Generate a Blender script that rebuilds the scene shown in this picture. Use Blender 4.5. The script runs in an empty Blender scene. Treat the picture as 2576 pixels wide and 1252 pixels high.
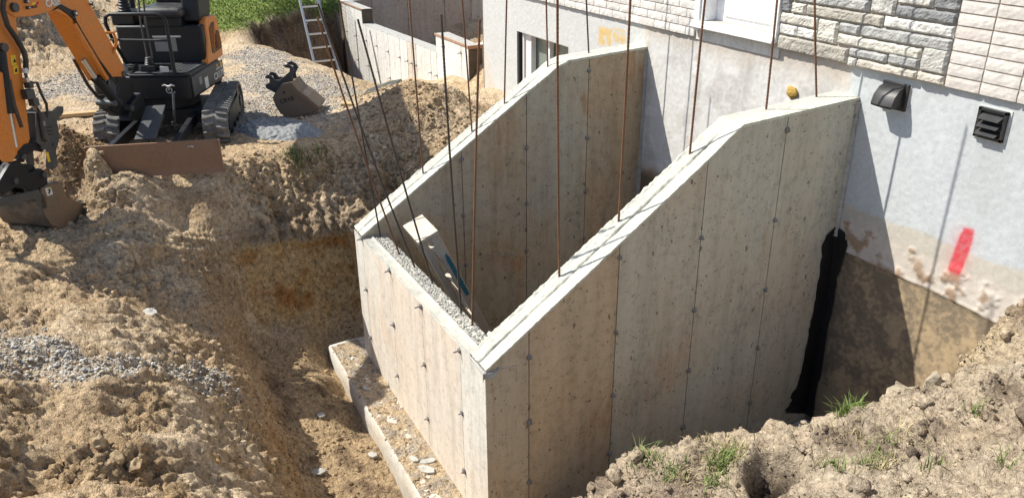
import bpy, math, random
import numpy as np
from mathutils import Matrix, Vector
random.seed(7); RNG = np.random.RandomState(7)
sc = bpy.context.scene
COL = sc.collection

# ------------------------------------------------------------------ camera, sky, sun, exposure
cam_d = bpy.data.cameras.new('camera'); cam = bpy.data.objects.new('camera', cam_d); COL.objects.link(cam)
rt = Vector((0.45881613, 0.88849286, -0.00825854)); dn = Vector((0.36301955, -0.19592992, -0.9109491)); fw = Vector((-0.81098987, 0.41496013, -0.41243609))
CAM = (3.573947, -1.934274, 3.459365)
M4 = Matrix.Identity(4)
for i in range(3):
    M4[i][0] = rt[i]; M4[i][1] = -dn[i]; M4[i][2] = -fw[i]; M4[i][3] = CAM[i]
cam.matrix_world = M4
cam_d.sensor_fit = 'HORIZONTAL'; cam_d.sensor_width = 36.0
cam_d.lens = 36.0 * 2032.74 / 2576.0
cam_d.clip_start = 0.05; cam_d.clip_end = 400
sc.camera = cam

SUN_TO = Vector((-1.0, -1.33, 2.0)).normalized()
w = bpy.data.worlds.new("World"); sc.world = w; w.use_nodes = True
nt = w.node_tree; nt.nodes.clear()
sky = nt.nodes.new('ShaderNodeTexSky'); sky.sky_type = 'NISHITA'; sky.sun_disc = False
sky.sun_elevation = math.asin(SUN_TO.z); sky.sun_rotation = math.atan2(SUN_TO.x, SUN_TO.y)
sky.air_density = 1.0; sky.dust_density = 1.0; sky.ozone_density = 1.0
bg = nt.nodes.new('ShaderNodeBackground'); bg.inputs['Strength'].default_value = 0.12
wo = nt.nodes.new('ShaderNodeOutputWorld')
nt.links.new(sky.outputs[0], bg.inputs[0]); nt.links.new(bg.outputs[0], wo.inputs[0])
sd = bpy.data.lights.new('sun', 'SUN'); sd.energy = 5.0; sd.angle = math.radians(0.5); sd.color = (1.0, 0.965, 0.865)
so = bpy.data.objects.new('sun', sd); COL.objects.link(so)
so.rotation_euler = SUN_TO.to_track_quat('Z', 'Y').to_euler(); so.location = (-5, -8, 10)
sc.view_settings.view_transform = 'Standard'; sc.view_settings.look = 'None'
sc.view_settings.exposure = 0.45; sc.view_settings.gamma = 1.0
sc.view_settings.use_curve_mapping = False

# ------------------------------------------------------------------ numpy noise
_perm = np.arange(256); np.random.RandomState(3).shuffle(_perm); _perm = np.concatenate([_perm, _perm, _perm])
_g = np.random.RandomState(5).normal(size=(256, 3)); _g /= np.linalg.norm(_g, axis=1)[:, None]
def noise3(x, y, z):
    x, y, z = np.broadcast_arrays(np.asarray(x, float), np.asarray(y, float), np.asarray(z, float))
    xi = np.floor(x).astype(int); yi = np.floor(y).astype(int); zi = np.floor(z).astype(int)
    xf = x - xi; yf = y - yi; zf = z - zi; xi &= 255; yi &= 255; zi &= 255
    u = xf*xf*xf*(xf*(xf*6-15)+10); v = yf*yf*yf*(yf*(yf*6-15)+10); w_ = zf*zf*zf*(zf*(zf*6-15)+10)
    def gr(a, b, c):
        h = _perm[_perm[_perm[xi+a]+yi+b]+zi+c]
        g = _g[h]
        return g[..., 0]*(xf-a) + g[..., 1]*(yf-b) + g[..., 2]*(zf-c)
    def L(a, b, t): return a + t*(b-a)
    return 1.6*L(L(L(gr(0,0,0), gr(1,0,0), u), L(gr(0,1,0), gr(1,1,0), u), v),
             L(L(gr(0,0,1), gr(1,0,1), u), L(gr(0,1,1), gr(1,1,1), u), v), w_)
def fbm(x, y, z, o=4, r=.5):
    s = 0; a = 1; t = 0
    for i in range(o):
        s = s + a*noise3(x*2**i+7.3*i, y*2**i+1.7*i, z*2**i+3.1*i); t += a; a *= r
    return s/t
def worley3(x, y, z):
    """cell noise: distance to the nearest seed, gap to the second, a random height and a facet tilt per cell"""
    xi = np.floor(x).astype(int); yi = np.floor(y).astype(int); zi = np.floor(z).astype(int)
    f1 = np.full(x.shape, 9.); f2 = np.full(x.shape, 9.); r1_ = np.zeros(x.shape); tl = np.zeros(x.shape)
    for a in (-1, 0, 1):
        for b in (-1, 0, 1):
            for c_ in (-1, 0, 1):
                h = _perm[_perm[_perm[(xi+a) & 255]+((yi+b) & 255)]+((zi+c_) & 255)]
                g = _g[h]; dx = xi+a+.5+.45*g[..., 0]-x; dy = yi+b+.5+.45*g[..., 1]-y; dz = zi+c_+.5+.45*g[..., 2]-z
                d = np.sqrt(dx*dx+dy*dy+dz*dz); m = d < f1
                f2 = np.where(m, f1, np.minimum(f2, d)); r1_ = np.where(m, h/255., r1_); tl = np.where(m, dx*g[..., 1]+dy*g[..., 2]+dz*g[..., 0], tl); f1 = np.where(m, d, f1)
    return f1, f2-f1, r1_, tl
def sst(a, b, x): t = np.clip((x-a)/(b-a), 0, 1); return t*t*(3-2*t)
def lerpc(c, d, m): return c*(1-m[..., None]) + np.asarray(d)*m[..., None]

# ------------------------------------------------------------------ materials
def new_mat(name):
    m = bpy.data.materials.new(name); m.use_nodes = True
    n = m.node_tree.nodes; l = m.node_tree.links
    return m, n, l, n['Principled BSDF']
def N(n, t, **kw):
    x = n.new(t)
    for k, v in kw.items():
        if k.startswith('_'): setattr(x, k[1:], v)
        else: x.inputs[k].default_value = v
    return x
def ramp(n, stops):
    if len(stops) == 1: stops = [stops[0], (1.0, stops[0][1])]
    r = n.new('ShaderNodeValToRGB'); e = r.color_ramp.elements
    while len(e) < len(stops): e.new(0.5)
    for i, (p, c) in enumerate(stops):
        e[i].position = p; e[i].color = (*c, 1) if len(c) == 3 else c
    return r
def mixc(n, l, fac, a, b, mode='MIX'):
    x = n.new('ShaderNodeMix'); x.data_type = 'RGBA'; x.blend_type = mode
    for sock, val in ((x.inputs[0], fac), (x.inputs[6], a), (x.inputs[7], b)):
        if hasattr(val, 'is_linked') or isinstance(val, bpy.types.NodeSocket): l.new(val, sock)
        elif isinstance(val, (int, float)): sock.default_value = val
        else: sock.default_value = (*val, 1)
    return x.outputs[2]
def pos(n): return n.new('ShaderNodeNewGeometry').outputs['Position']

def mat_col(name, rough=.9, bump=.6, bdist=.006, scale=60, var=.35, spec=.2, bscale2=220):
    """colour from the 'Col' attribute, modulated by fine noise, with bump"""
    m, n, l, b = new_mat(name)
    at = n.new('ShaderNodeAttribute'); at.attribute_name = 'Col'
    p = pos(n)
    n1 = N(n, 'ShaderNodeTexNoise', Scale=scale, Detail=6.0, Roughness=.65); l.new(p, n1.inputs['Vector'])
    n2 = N(n, 'ShaderNodeTexNoise', Scale=bscale2, Detail=3.0); l.new(p, n2.inputs['Vector'])
    r = ramp(n, [(.3, (1-var,)*3), (.7, (1+var*.6,)*3)]); l.new(n1.outputs[0], r.inputs[0])
    r2 = ramp(n, [(.3, (1-var*.7,)*3), (.7, (1+var*.5,)*3)]); l.new(n2.outputs[0], r2.inputs[0])
    c = mixc(n, l, 1.0, at.outputs['Color'], r.outputs[0], 'MULTIPLY')
    c = mixc(n, l, 1.0, c, r2.outputs[0], 'MULTIPLY')
    l.new(c, b.inputs['Base Color'])
    b.inputs['Roughness'].default_value = rough; b.inputs['Specular IOR Level'].default_value = spec
    ad = N(n, 'ShaderNodeMath', _operation='ADD'); l.new(n1.outputs[0], ad.inputs[0])
    mu = N(n, 'ShaderNodeMath', _operation='MULTIPLY'); mu.inputs[1].default_value = .35; l.new(n2.outputs[0], mu.inputs[0]); l.new(mu.outputs[0], ad.inputs[1])
    bp = N(n, 'ShaderNodeBump', Strength=bump, Distance=bdist); l.new(ad.outputs[0], bp.inputs['Height']); l.new(bp.outputs[0], b.inputs['Normal'])
    return m

def mat_soil(name):
    m, n, l, b = new_mat(name)
    at = n.new('ShaderNodeAttribute'); at.attribute_name = 'Col'; p = pos(n)
    n1 = N(n, 'ShaderNodeTexNoise', Scale=26.0, Detail=9.0, Roughness=.72); l.new(p, n1.inputs['Vector'])
    wv = N(n, 'ShaderNodeTexNoise', Scale=14.0, Detail=3.0); l.new(p, wv.inputs['Vector'])
    dis = mixc(n, l, .06, p, wv.outputs['Color'], 'ADD')
    v1 = N(n, 'ShaderNodeTexVoronoi', Scale=38.0); l.new(dis, v1.inputs['Vector'])
    v2 = N(n, 'ShaderNodeTexVoronoi', Scale=105.0); l.new(dis, v2.inputs['Vector'])
    r = ramp(n, [(.34, (.42, .37, .33)), (.47, (.95, .94, .93)), (.66, (1.25, 1.22, 1.19))]); l.new(n1.outputs[0], r.inputs[0])
    c = mixc(n, l, 1.0, at.outputs['Color'], r.outputs[0], 'MULTIPLY')
    sp = N(n, 'ShaderNodeTexVoronoi', Scale=70.0); l.new(dis, sp.inputs['Vector'])
    sc_ = n.new('ShaderNodeSeparateColor'); l.new(sp.outputs['Color'], sc_.inputs[0])
    rs = ramp(n, [(.0, (.72, .70, .68)), (.5, (1, 1, 1)), (.86, (1.05, 1.05, 1.05)), (1.0, (1.35, 1.34, 1.32))]); l.new(sc_.outputs[0], rs.inputs[0])
    c = mixc(n, l, .8, c, rs.outputs[0], 'MULTIPLY')
    l.new(c, b.inputs['Base Color']); b.inputs['Roughness'].default_value = .95; b.inputs['Specular IOR Level'].default_value = .1
    # height = noise - voronoi distances, clods separated by crevices
    a1 = n.new('ShaderNodeMath'); a1.operation = 'MULTIPLY_ADD'; l.new(v1.outputs['Distance'], a1.inputs[0]); a1.inputs[1].default_value = -.32; l.new(n1.outputs[0], a1.inputs[2])
    a2 = n.new('ShaderNodeMath'); a2.operation = 'MULTIPLY_ADD'; l.new(v2.outputs['Distance'], a2.inputs[0]); a2.inputs[1].default_value = -.22; l.new(a1.outputs[0], a2.inputs[2])
    bp = N(n, 'ShaderNodeBump', Strength=1.0, Distance=.032); l.new(a2.outputs[0], bp.inputs['Height']); l.new(bp.outputs[0], b.inputs['Normal'])
    return m

def mat_concrete(name, base=(.40, .37, .32), warm=(.42, .32, .22), warmth=.3, pits=True, bump=.5, streak=True, axis='X', rough=.85, pitdark=.45, rust=0., mott=0.):
    m, n, l, b = new_mat(name)
    p = pos(n)
    big = N(n, 'ShaderNodeTexNoise', Scale=1.6, Detail=4.0); l.new(p, big.inputs['Vector'])
    tint = n.new('ShaderNodeAttribute'); tint.attribute_name = 'tint'
    oi = n.new('ShaderNodeObjectInfo')
    rb = ramp(n, [(.38, (0, 0, 0)), (.62, (1, 1, 1))]); l.new(big.outputs[0], rb.inputs[0])
    wm = N(n, 'ShaderNodeMath', _operation='MULTIPLY'); l.new(rb.outputs[0], wm.inputs[0]); wm.inputs[1].default_value = warmth
    wa = N(n, 'ShaderNodeMath', _operation='ADD'); wa.use_clamp = True; l.new(wm.outputs[0], wa.inputs[0]); l.new(tint.outputs['Fac'], wa.inputs[1])
    c = mixc(n, l, wa.outputs[0], base, warm)
    # vertical streaks
    if streak:
        mp = n.new('ShaderNodeMapping'); mp.inputs['Scale'].default_value = (9, 9, .8); l.new(p, mp.inputs['Vector'])
        st = N(n, 'ShaderNodeTexNoise', Scale=1.0, Detail=5.0, Roughness=.7); l.new(mp.outputs[0], st.inputs['Vector'])
        rs = ramp(n, [(.25, (.72, .70, .67)), (.5, (1, 1, 1)), (.78, (1.18, 1.17, 1.14))]); l.new(st.outputs[0], rs.inputs[0])
        c = mixc(n, l, .8, c, rs.outputs[0], 'MULTIPLY')
    med = N(n, 'ShaderNodeTexNoise', Scale=14.0, Detail=8.0, Roughness=.75); l.new(p, med.inputs['Vector'])
    rm = ramp(n, [(.34, (.74, .72, .70)), (.48, (1, 1, 1)), (.7, (1.12, 1.1, 1.08))]); l.new(med.outputs[0], rm.inputs[0])
    c = mixc(n, l, .9, c, rm.outputs[0], 'MULTIPLY')
    if rust:
        mq = n.new('ShaderNodeMapping'); mq.inputs['Scale'].default_value = (11, 11, 1.6); l.new(p, mq.inputs['Vector'])
        q1 = N(n, 'ShaderNodeTexNoise', Scale=1.0, Detail=7.0, Roughness=.75, Distortion=.4); l.new(mq.outputs[0], q1.inputs['Vector'])
        q2 = N(n, 'ShaderNodeTexNoise', Scale=1.3, Detail=2.0); l.new(p, q2.inputs['Vector'])
        qa = N(n, 'ShaderNodeMath', _operation='ADD'); l.new(q1.outputs[0], qa.inputs[0]); l.new(q2.outputs[0], qa.inputs[1])
        qr = ramp(n, [(.56, (0, 0, 0)), (.64, (1, 1, 1))]); qh = N(n, 'ShaderNodeMath', _operation='MULTIPLY'); l.new(qa.outputs[0], qh.inputs[0]); qh.inputs[1].default_value = .5; l.new(qh.outputs[0], qr.inputs[0])
        qm = N(n, 'ShaderNodeMath', _operation='MULTIPLY'); l.new(qr.outputs[0], qm.inputs[0]); qm.inputs[1].default_value = rust
        c = mixc(n, l, qm.outputs[0], c, mixc(n, l, 1.0, c, (.92, .66, .50), 'MULTIPLY'))
    if mott:
        mm = n.new('ShaderNodeMapping'); mm.inputs['Rotation'].default_value = (.7, 0, 0); mm.inputs['Scale'].default_value = (20, 34, 14); l.new(p, mm.inputs['Vector'])
        m1 = N(n, 'ShaderNodeTexNoise', Scale=1.0, Detail=4.0, Roughness=.6); l.new(mm.outputs[0], m1.inputs['Vector'])
        m2 = N(n, 'ShaderNodeTexNoise', Scale=1.9, Detail=2.0); l.new(p, m2.inputs['Vector'])
        ma = N(n, 'ShaderNodeMath', _operation='ADD'); l.new(m1.outputs[0], ma.inputs[0]); l.new(m2.outputs[0], ma.inputs[1]); mh = N(n, 'ShaderNodeMath', _operation='MULTIPLY'); l.new(ma.outputs[0], mh.inputs[0]); mh.inputs[1].default_value = .5
        mr = ramp(n, [(.55, (0, 0, 0)), (.60, (1, 1, 1))]); l.new(mh.outputs[0], mr.inputs[0]); mk = N(n, 'ShaderNodeMath', _operation='MULTIPLY'); l.new(mr.outputs[0], mk.inputs[0]); mk.inputs[1].default_value = mott
        c = mixc(n, l, mk.outputs[0], c, mixc(n, l, 1.0, c, (.78, .79, .82), 'MULTIPLY'))
    hgt = None
    if pits:
        prev = None
        for (scl, el, amt, pw) in ((24, .6, .30, 6.0), (62, .75, .36, 4.5)):
            mp2 = n.new('ShaderNodeMapping'); mp2.inputs['Rotation'].default_value = (.9, .5, .3); mp2.inputs['Scale'].default_value = (scl, scl, scl*el)
            wn = N(n, 'ShaderNodeTexNoise', Scale=20.0, Detail=2.0); l.new(p, wn.inputs['Vector']); pd = mixc(n, l, .05, p, wn.outputs['Color'], 'ADD'); l.new(pd, mp2.inputs['Vector'])
            vo = N(n, 'ShaderNodeTexVoronoi', Scale=1.0, Randomness=1.0); l.new(mp2.outputs[0], vo.inputs['Vector'])
            sep = n.new('ShaderNodeSeparateColor'); l.new(vo.outputs['Color'], sep.inputs[0])
            pr = N(n, 'ShaderNodeMath', _operation='POWER'); l.new(sep.outputs[0], pr.inputs[0]); pr.inputs[1].default_value = pw
            th = N(n, 'ShaderNodeMath', _operation='MULTIPLY'); th.inputs[1].default_value = amt; l.new(pr.outputs[0], th.inputs[0])
            dd = N(n, 'ShaderNodeMath', _operation='SUBTRACT'); l.new(th.outputs[0], dd.inputs[0]); l.new(vo.outputs['Distance'], dd.inputs[1])
            pm = N(n, 'ShaderNodeMapRange'); pm.inputs[1].default_value = -.02; pm.inputs[2].default_value = .05; l.new(dd.outputs[0], pm.inputs[0])
            c = mixc(n, l, pm.outputs[0], c, mixc(n, l, 1.0, c, (pitdark,)*3, 'MULTIPLY'))
        hgt = pm.outputs[0]
    fine = N(n, 'ShaderNodeTexNoise', Scale=120.0, Detail=4.0); l.new(p, fine.inputs['Vector'])
    rf = ramp(n, [(.3, (.86,)*3), (.7, (1.08,)*3)]); l.new(fine.outputs[0], rf.inputs[0])
    c = mixc(n, l, .8, c, rf.outputs[0], 'MULTIPLY')
    l.new(c, b.inputs['Base Color']); b.inputs['Roughness'].default_value = rough; b.inputs['Specular IOR Level'].default_value = .25
    h = n.new('ShaderNodeMath'); h.operation = 'MULTIPLY_ADD'; l.new(med.outputs[0], h.inputs[0]); h.inputs[1].default_value = .9; l.new(fine.outputs[0], h.inputs[2])
    hh = h.outputs[0]
    if hgt is not None:
        s2 = N(n, 'ShaderNodeMath', _operation='SUBTRACT'); l.new(hh, s2.inputs[0]); l.new(hgt, s2.inputs[1]); hh = s2.outputs[0]
    bp = N(n, 'ShaderNodeBump', Strength=bump, Distance=.003); l.new(hh, bp.inputs['Height']); l.new(bp.outputs[0], b.inputs['Normal'])
    return m

def mat_paint(name, col, rough=.45, metal=0., dirt=(.28, .2, .12), dirtamt=.35, spec=.5, chips=.0, bump=.15, dscale=6):
    m, n, l, b = new_mat(name)
    p = pos(n)
    a = N(n, 'ShaderNodeTexNoise', Scale=dscale, Detail=8.0, Roughness=.7); l.new(p, a.inputs['Vector'])
    r = ramp(n, [(.45, (0, 0, 0)), (.72, (1, 1, 1))]); l.new(a.outputs[0], r.inputs[0])
    k = N(n, 'ShaderNodeMath', _operation='MULTIPLY'); l.new(r.outputs[0], k.inputs[0]); k.inputs[1].default_value = dirtamt
    c = mixc(n, l, k.outputs[0], col, dirt)
    f = N(n, 'ShaderNodeTexNoise', Scale=55.0, Detail=5.0, Roughness=.7); l.new(p, f.inputs['Vector'])
    rf = ramp(n, [(.35, (.82,)*3), (.65, (1.08,)*3)]); l.new(f.outputs[0], rf.inputs[0])
    c = mixc(n, l, .7, c, rf.outputs[0], 'MULTIPLY')
    if chips > 0:
        g = N(n, 'ShaderNodeTexNoise', Scale=38.0, Detail=6.0, Roughness=.8); l.new(p, g.inputs['Vector'])
        rg = ramp(n, [(.66-chips*.1, (0, 0, 0)), (.70, (1, 1, 1))]); l.new(g.outputs[0], rg.inputs[0])
        c = mixc(n, l, rg.outputs[0], c, (.06, .035, .02))
    l.new(c, b.inputs['Base Color']); b.inputs['Metallic'].default_value = metal
    rr = N(n, 'ShaderNodeMapRange'); rr.inputs[3].default_value = rough-.08; rr.inputs[4].default_value = min(1, rough+.25); l.new(a.outputs[0], rr.inputs[0])
    l.new(rr.outputs[0], b.inputs['Roughness']); b.inputs['Specular IOR Level'].default_value = spec
    bp = N(n, 'ShaderNodeBump', Strength=bump, Distance=.002); l.new(f.outputs[0], bp.inputs['Height']); l.new(bp.outputs[0], b.inputs['Normal'])
    return m

def mat_var(name, cols, rough=.85, fine=50, bump=.5, bdist=.004, var=.25, pervar=.12):
    """per-object random colour between stops + fine noise"""
    m, n, l, b = new_mat(name)
    p = pos(n); oi = n.new('ShaderNodeObjectInfo')
    r = ramp(n, [(i/max(1, len(cols)-1), c) for i, c in enumerate(cols)]); l.new(oi.outputs['Random'], r.inputs[0])
    a = N(n, 'ShaderNodeTexNoise', Scale=fine, Detail=7.0, Roughness=.7); l.new(p, a.inputs['Vector'])
    ra = ramp(n, [(.3, (1-var,)*3), (.7, (1+var*.5,)*3)]); l.new(a.outputs[0], ra.inputs[0])
    c = mixc(n, l, 1., r.outputs[0], ra.outputs[0], 'MULTIPLY')
    g = N(n, 'ShaderNodeTexNoise', Scale=fine*.18, Detail=3.0); l.new(p, g.inputs['Vector'])
    rg = ramp(n, [(.35, (1-pervar,)*3), (.65, (1+pervar*.6,)*3)]); l.new(g.outputs[0], rg.inputs[0])
    c = mixc(n, l, 1., c, rg.outputs[0], 'MULTIPLY')
    l.new(c, b.inputs['Base Color']); b.inputs['Roughness'].default_value = rough; b.inputs['Specular IOR Level'].default_value = .2
    bp = N(n, 'ShaderNodeBump', Strength=bump, Distance=bdist); l.new(a.outputs[0], bp.inputs['Height']); l.new(bp.outputs[0], b.inputs['Normal'])
    return m

M = {}
M['soil'] = mat_soil('dry sandy soil')
M['parge'] = mat_col('weathered parging', bump=.22, bdist=.002, scale=40, var=.10, bscale2=170)
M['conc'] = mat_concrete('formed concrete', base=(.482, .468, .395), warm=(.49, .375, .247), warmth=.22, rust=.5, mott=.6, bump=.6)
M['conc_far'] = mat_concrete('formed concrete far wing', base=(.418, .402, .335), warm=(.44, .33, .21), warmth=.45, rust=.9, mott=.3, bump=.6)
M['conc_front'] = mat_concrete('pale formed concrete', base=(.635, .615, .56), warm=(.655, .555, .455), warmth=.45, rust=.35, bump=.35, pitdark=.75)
M['conc_top'] = mat_concrete('rough concrete top', base=(.40, .39, .36), warm=(.62, .595, .49), warmth=.6, pits=False, streak=False, bump=.9)
M['conc_lip'] = mat_concrete('laitance lip', base=(.57, .56, .47), warm=(.43, .43, .39), warmth=.15, pits=False, streak=False, bump=.6)
M['aggregate'] = mat_concrete('broken aggregate concrete', base=(.40, .39, .36), warm=(.50, .47, .42), warmth=.5, pits=True, streak=False, bump=1.)
M['footing'] = mat_concrete('footing concrete', base=(.58, .56, .52), warm=(.5, .40, .28), warmth=.6, bump=.7, streak=False)
M['conc_bg'] = mat_concrete('background concrete', base=(.70, .69, .66), warm=(.60, .53, .45), warmth=.2, bump=.3, pitdark=.7)
M['conc_bgshade'] = mat_concrete('background concrete shaded copy', base=(.40, .38, .36), warm=(.36, .30, .26), warmth=.5, bump=.4)  # darker copy of the background concrete, the side walls' shade in its colour
M['conc_bgtop'] = mat_concrete('background concrete top', base=(.42, .41, .38), warm=(.46, .43, .37), warmth=.3, bump=.8, streak=False)
M['seam'] = mat_paint('panel joint', (.10, .085, .07), rough=.9, dirtamt=.3, spec=.1)
M['tie'] = mat_paint('form tie plug', (.22, .215, .205), rough=.8, dirtamt=.3, dirt=(.2, .1, .05), spec=.2, bump=.6)
M['rebar'] = mat_paint('rusty rebar', (.15, .08, .05), rough=.75, dirt=(.28, .145, .07), dirtamt=.7, spec=.25, bump=.5, dscale=9)
M['rebar_dark'] = mat_paint('dark rebar', (.055, .045, .04), rough=.6, dirt=(.16, .08, .04), dirtamt=.5, spec=.4, bump=.5, dscale=9)
M['tar'] = mat_paint('black brushed tar', (.010, .010, .011), rough=.42, dirtamt=.0, spec=.45, bump=1.)
M['mortar'] = mat_var('mortar', [(.46, .385, .32)], bump=.6, fine=80)
M['brick'] = mat_var('pale split brick', [(.56, .52, .485), (.60, .565, .535), (.62, .585, .55), (.57, .515, .475)], fine=70, var=.14, pervar=.08, bdist=.003)
M['brick_l'] = mat_var('pale rug brick', [(.60, .57, .54), (.66, .63, .60), (.70, .67, .64), (.62, .58, .54)], fine=70, var=.14, pervar=.08, bdist=.003)
for k, c in dict(grey=(.42, .42, .41), dark=(.26, .265, .27), cream=(.62, .595, .53), white=(.66, .65, .62), tan=(.42, .395, .345), pale=(.52, .505, .47), buff=(.57, .52, .45)).items():
    M['st_'+k] = mat_var('split stone '+k, [c], fine=60, bump=.8, bdist=.008, var=.32, pervar=.16)
M['white'] = mat_paint('white painted metal', (.80, .80, .80), rough=.4, dirtamt=.12, dirt=(.45, .38, .28), bump=.05)
M['whitedoor'] = mat_paint('white door', (.85, .86, .88), rough=.4, dirtamt=.05, bump=.03)
M['blackplastic'] = mat_paint('black plastic vent', (.018, .019, .022), rough=.38, dirtamt=.12, bump=.1)
M['glass'] = mat_paint('window glass', (.20, .24, .21), rough=.08, dirtamt=.1, dirt=(.3, .3, .28), spec=.8, bump=.0)
M['dark'] = mat_paint('dark recess fill', (.02, .02, .02), rough=.9, dirtamt=0.)  # near-black fill, puts the darkness of recesses and slots into colour
M['orange'] = mat_paint('orange machine paint', (.62, .20, .025), rough=.42, dirt=(.42, .26, .12), dirtamt=.35, chips=.25)
M['mblack'] = mat_paint('black machine paint', (.010, .012, .016), rough=.40, dirt=(.07, .06, .05), dirtamt=.15, spec=.35, chips=.0)
M['mgrey'] = mat_paint('worn grey steel', (.075, .08, .085), rough=.5, metal=.4, dirt=(.20, .17, .13), dirtamt=.4, bump=.4)
M['shell'] = mat_paint('dusty bucket shell', (.05, .048, .05), rough=.5, dirt=(.24, .17, .11), dirtamt=.7)
M['panelgrey'] = mat_paint('dusty charcoal panel', (.04, .045, .052), rough=.5, dirt=(.22, .19, .15), dirtamt=.4)
M['rubber'] = mat_paint('dusty rubber', (.16, .157, .15), rough=.85, dirt=(.34, .31, .27), dirtamt=.9, spec=.15, bump=.8, dscale=10)
M['seat'] = mat_paint('black vinyl', (.025, .026, .03), rough=.42, dirt=(.2, .18, .15), dirtamt=.4)
M['rust'] = mat_paint('rusty steel', (.27, .16, .10), rough=.6, metal=.25, dirt=(.27, .15, .08), dirtamt=.6, bump=.5)
M['bucket'] = mat_paint('worn bucket steel', (.19, .145, .105), rough=.55, metal=.3, dirt=(.27, .16, .085), dirtamt=.7, bump=.4)
M['chrome'] = mat_paint('bright steel', (.62, .62, .62), rough=.25, metal=.9, dirtamt=.1, bump=.05)
M['alu'] = mat_paint('ladder aluminium', (.62, .64, .66), rough=.38, metal=.6, dirt=(.5, .47, .42), dirtamt=.3, bump=.05)
M['hose'] = mat_paint('hydraulic hose', (.015, .015, .016), rough=.5, dirtamt=.3)
M['label'] = mat_paint('white decal', (.62, .63, .62), rough=.5, dirtamt=.3, bump=0.)
M['label_dim'] = mat_paint('grey dusty decal', (.22, .225, .23), rough=.5, dirtamt=.4, bump=0.)
M['yellow'] = mat_paint('yellow decal', (.75, .50, .03), rough=.5, dirtamt=.15, bump=0.)
M['lime'] = mat_paint('lime decal', (.35, .50, .08), rough=.5, dirtamt=.15, bump=0.)
M['wood'] = mat_paint('weathered wood', (.50, .44, .36), rough=.85, dirt=(.66, .62, .55), dirtamt=.7, spec=.15, bump=.5, dscale=12)
M['woodnew'] = mat_paint('yellow pine', (.52, .36, .19), rough=.8, dirt=(.5, .42, .3), dirtamt=.5, spec=.15, bump=.4)
M['teal'] = mat_paint('teal spray paint', (.015, .16, .22), rough=.7, dirtamt=.25, bump=.3)
M['redwood'] = mat_paint('reddish form strip', (.38, .22, .14), rough=.85, dirt=(.5, .36, .25), dirtamt=.5, spec=.15)
M['red'] = mat_paint('red marking paint', (.50, .03, .04), rough=.7, dirtamt=.2, bump=.2)
M['rock'] = mat_var('field stone', [(.40, .29, .17), (.46, .34, .20), (.36, .26, .16), (.48, .37, .23)], fine=45, bump=.9, bdist=.010)
M['gravel'] = mat_col('crushed stone', bump=.5, bdist=.003, scale=90, var=.2)
M['grass'] = mat_col('grass blades', bump=0, scale=8, var=.3, rough=.6)
M['fence'] = mat_paint('green vinyl mesh', (.05, .12, .06), rough=.6, dirtamt=.1)
M['galv'] = mat_paint('galvanised post', (.55, .56, .56), rough=.5, metal=.4, dirtamt=.2)
M['clodm'] = mat_var('dry soil clod', [(.40, .335, .25), (.47, .40, .30)], fine=40, bump=1., bdist=.012, var=.4)
M['clay'] = mat_var('orange clay', [(.44, .26, .10)], fine=40, bump=.9, bdist=.008)
M['shard'] = mat_var('broken concrete shard', [(.36, .34, .31), (.44, .42, .38)], fine=45, bump=.7, bdist=.005)
M['spill'] = mat_var('spilled concrete', [(.33, .335, .335)], fine=26, bump=1., bdist=.02, var=.4)
M['asphalt'] = mat_var('broken asphalt', [(.10, .10, .09)], fine=60, bump=.8, bdist=.01)
M['foam'] = mat_var('yellow foam', [(.46, .30, .08)], fine=40, bump=.8, bdist=.01)

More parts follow.
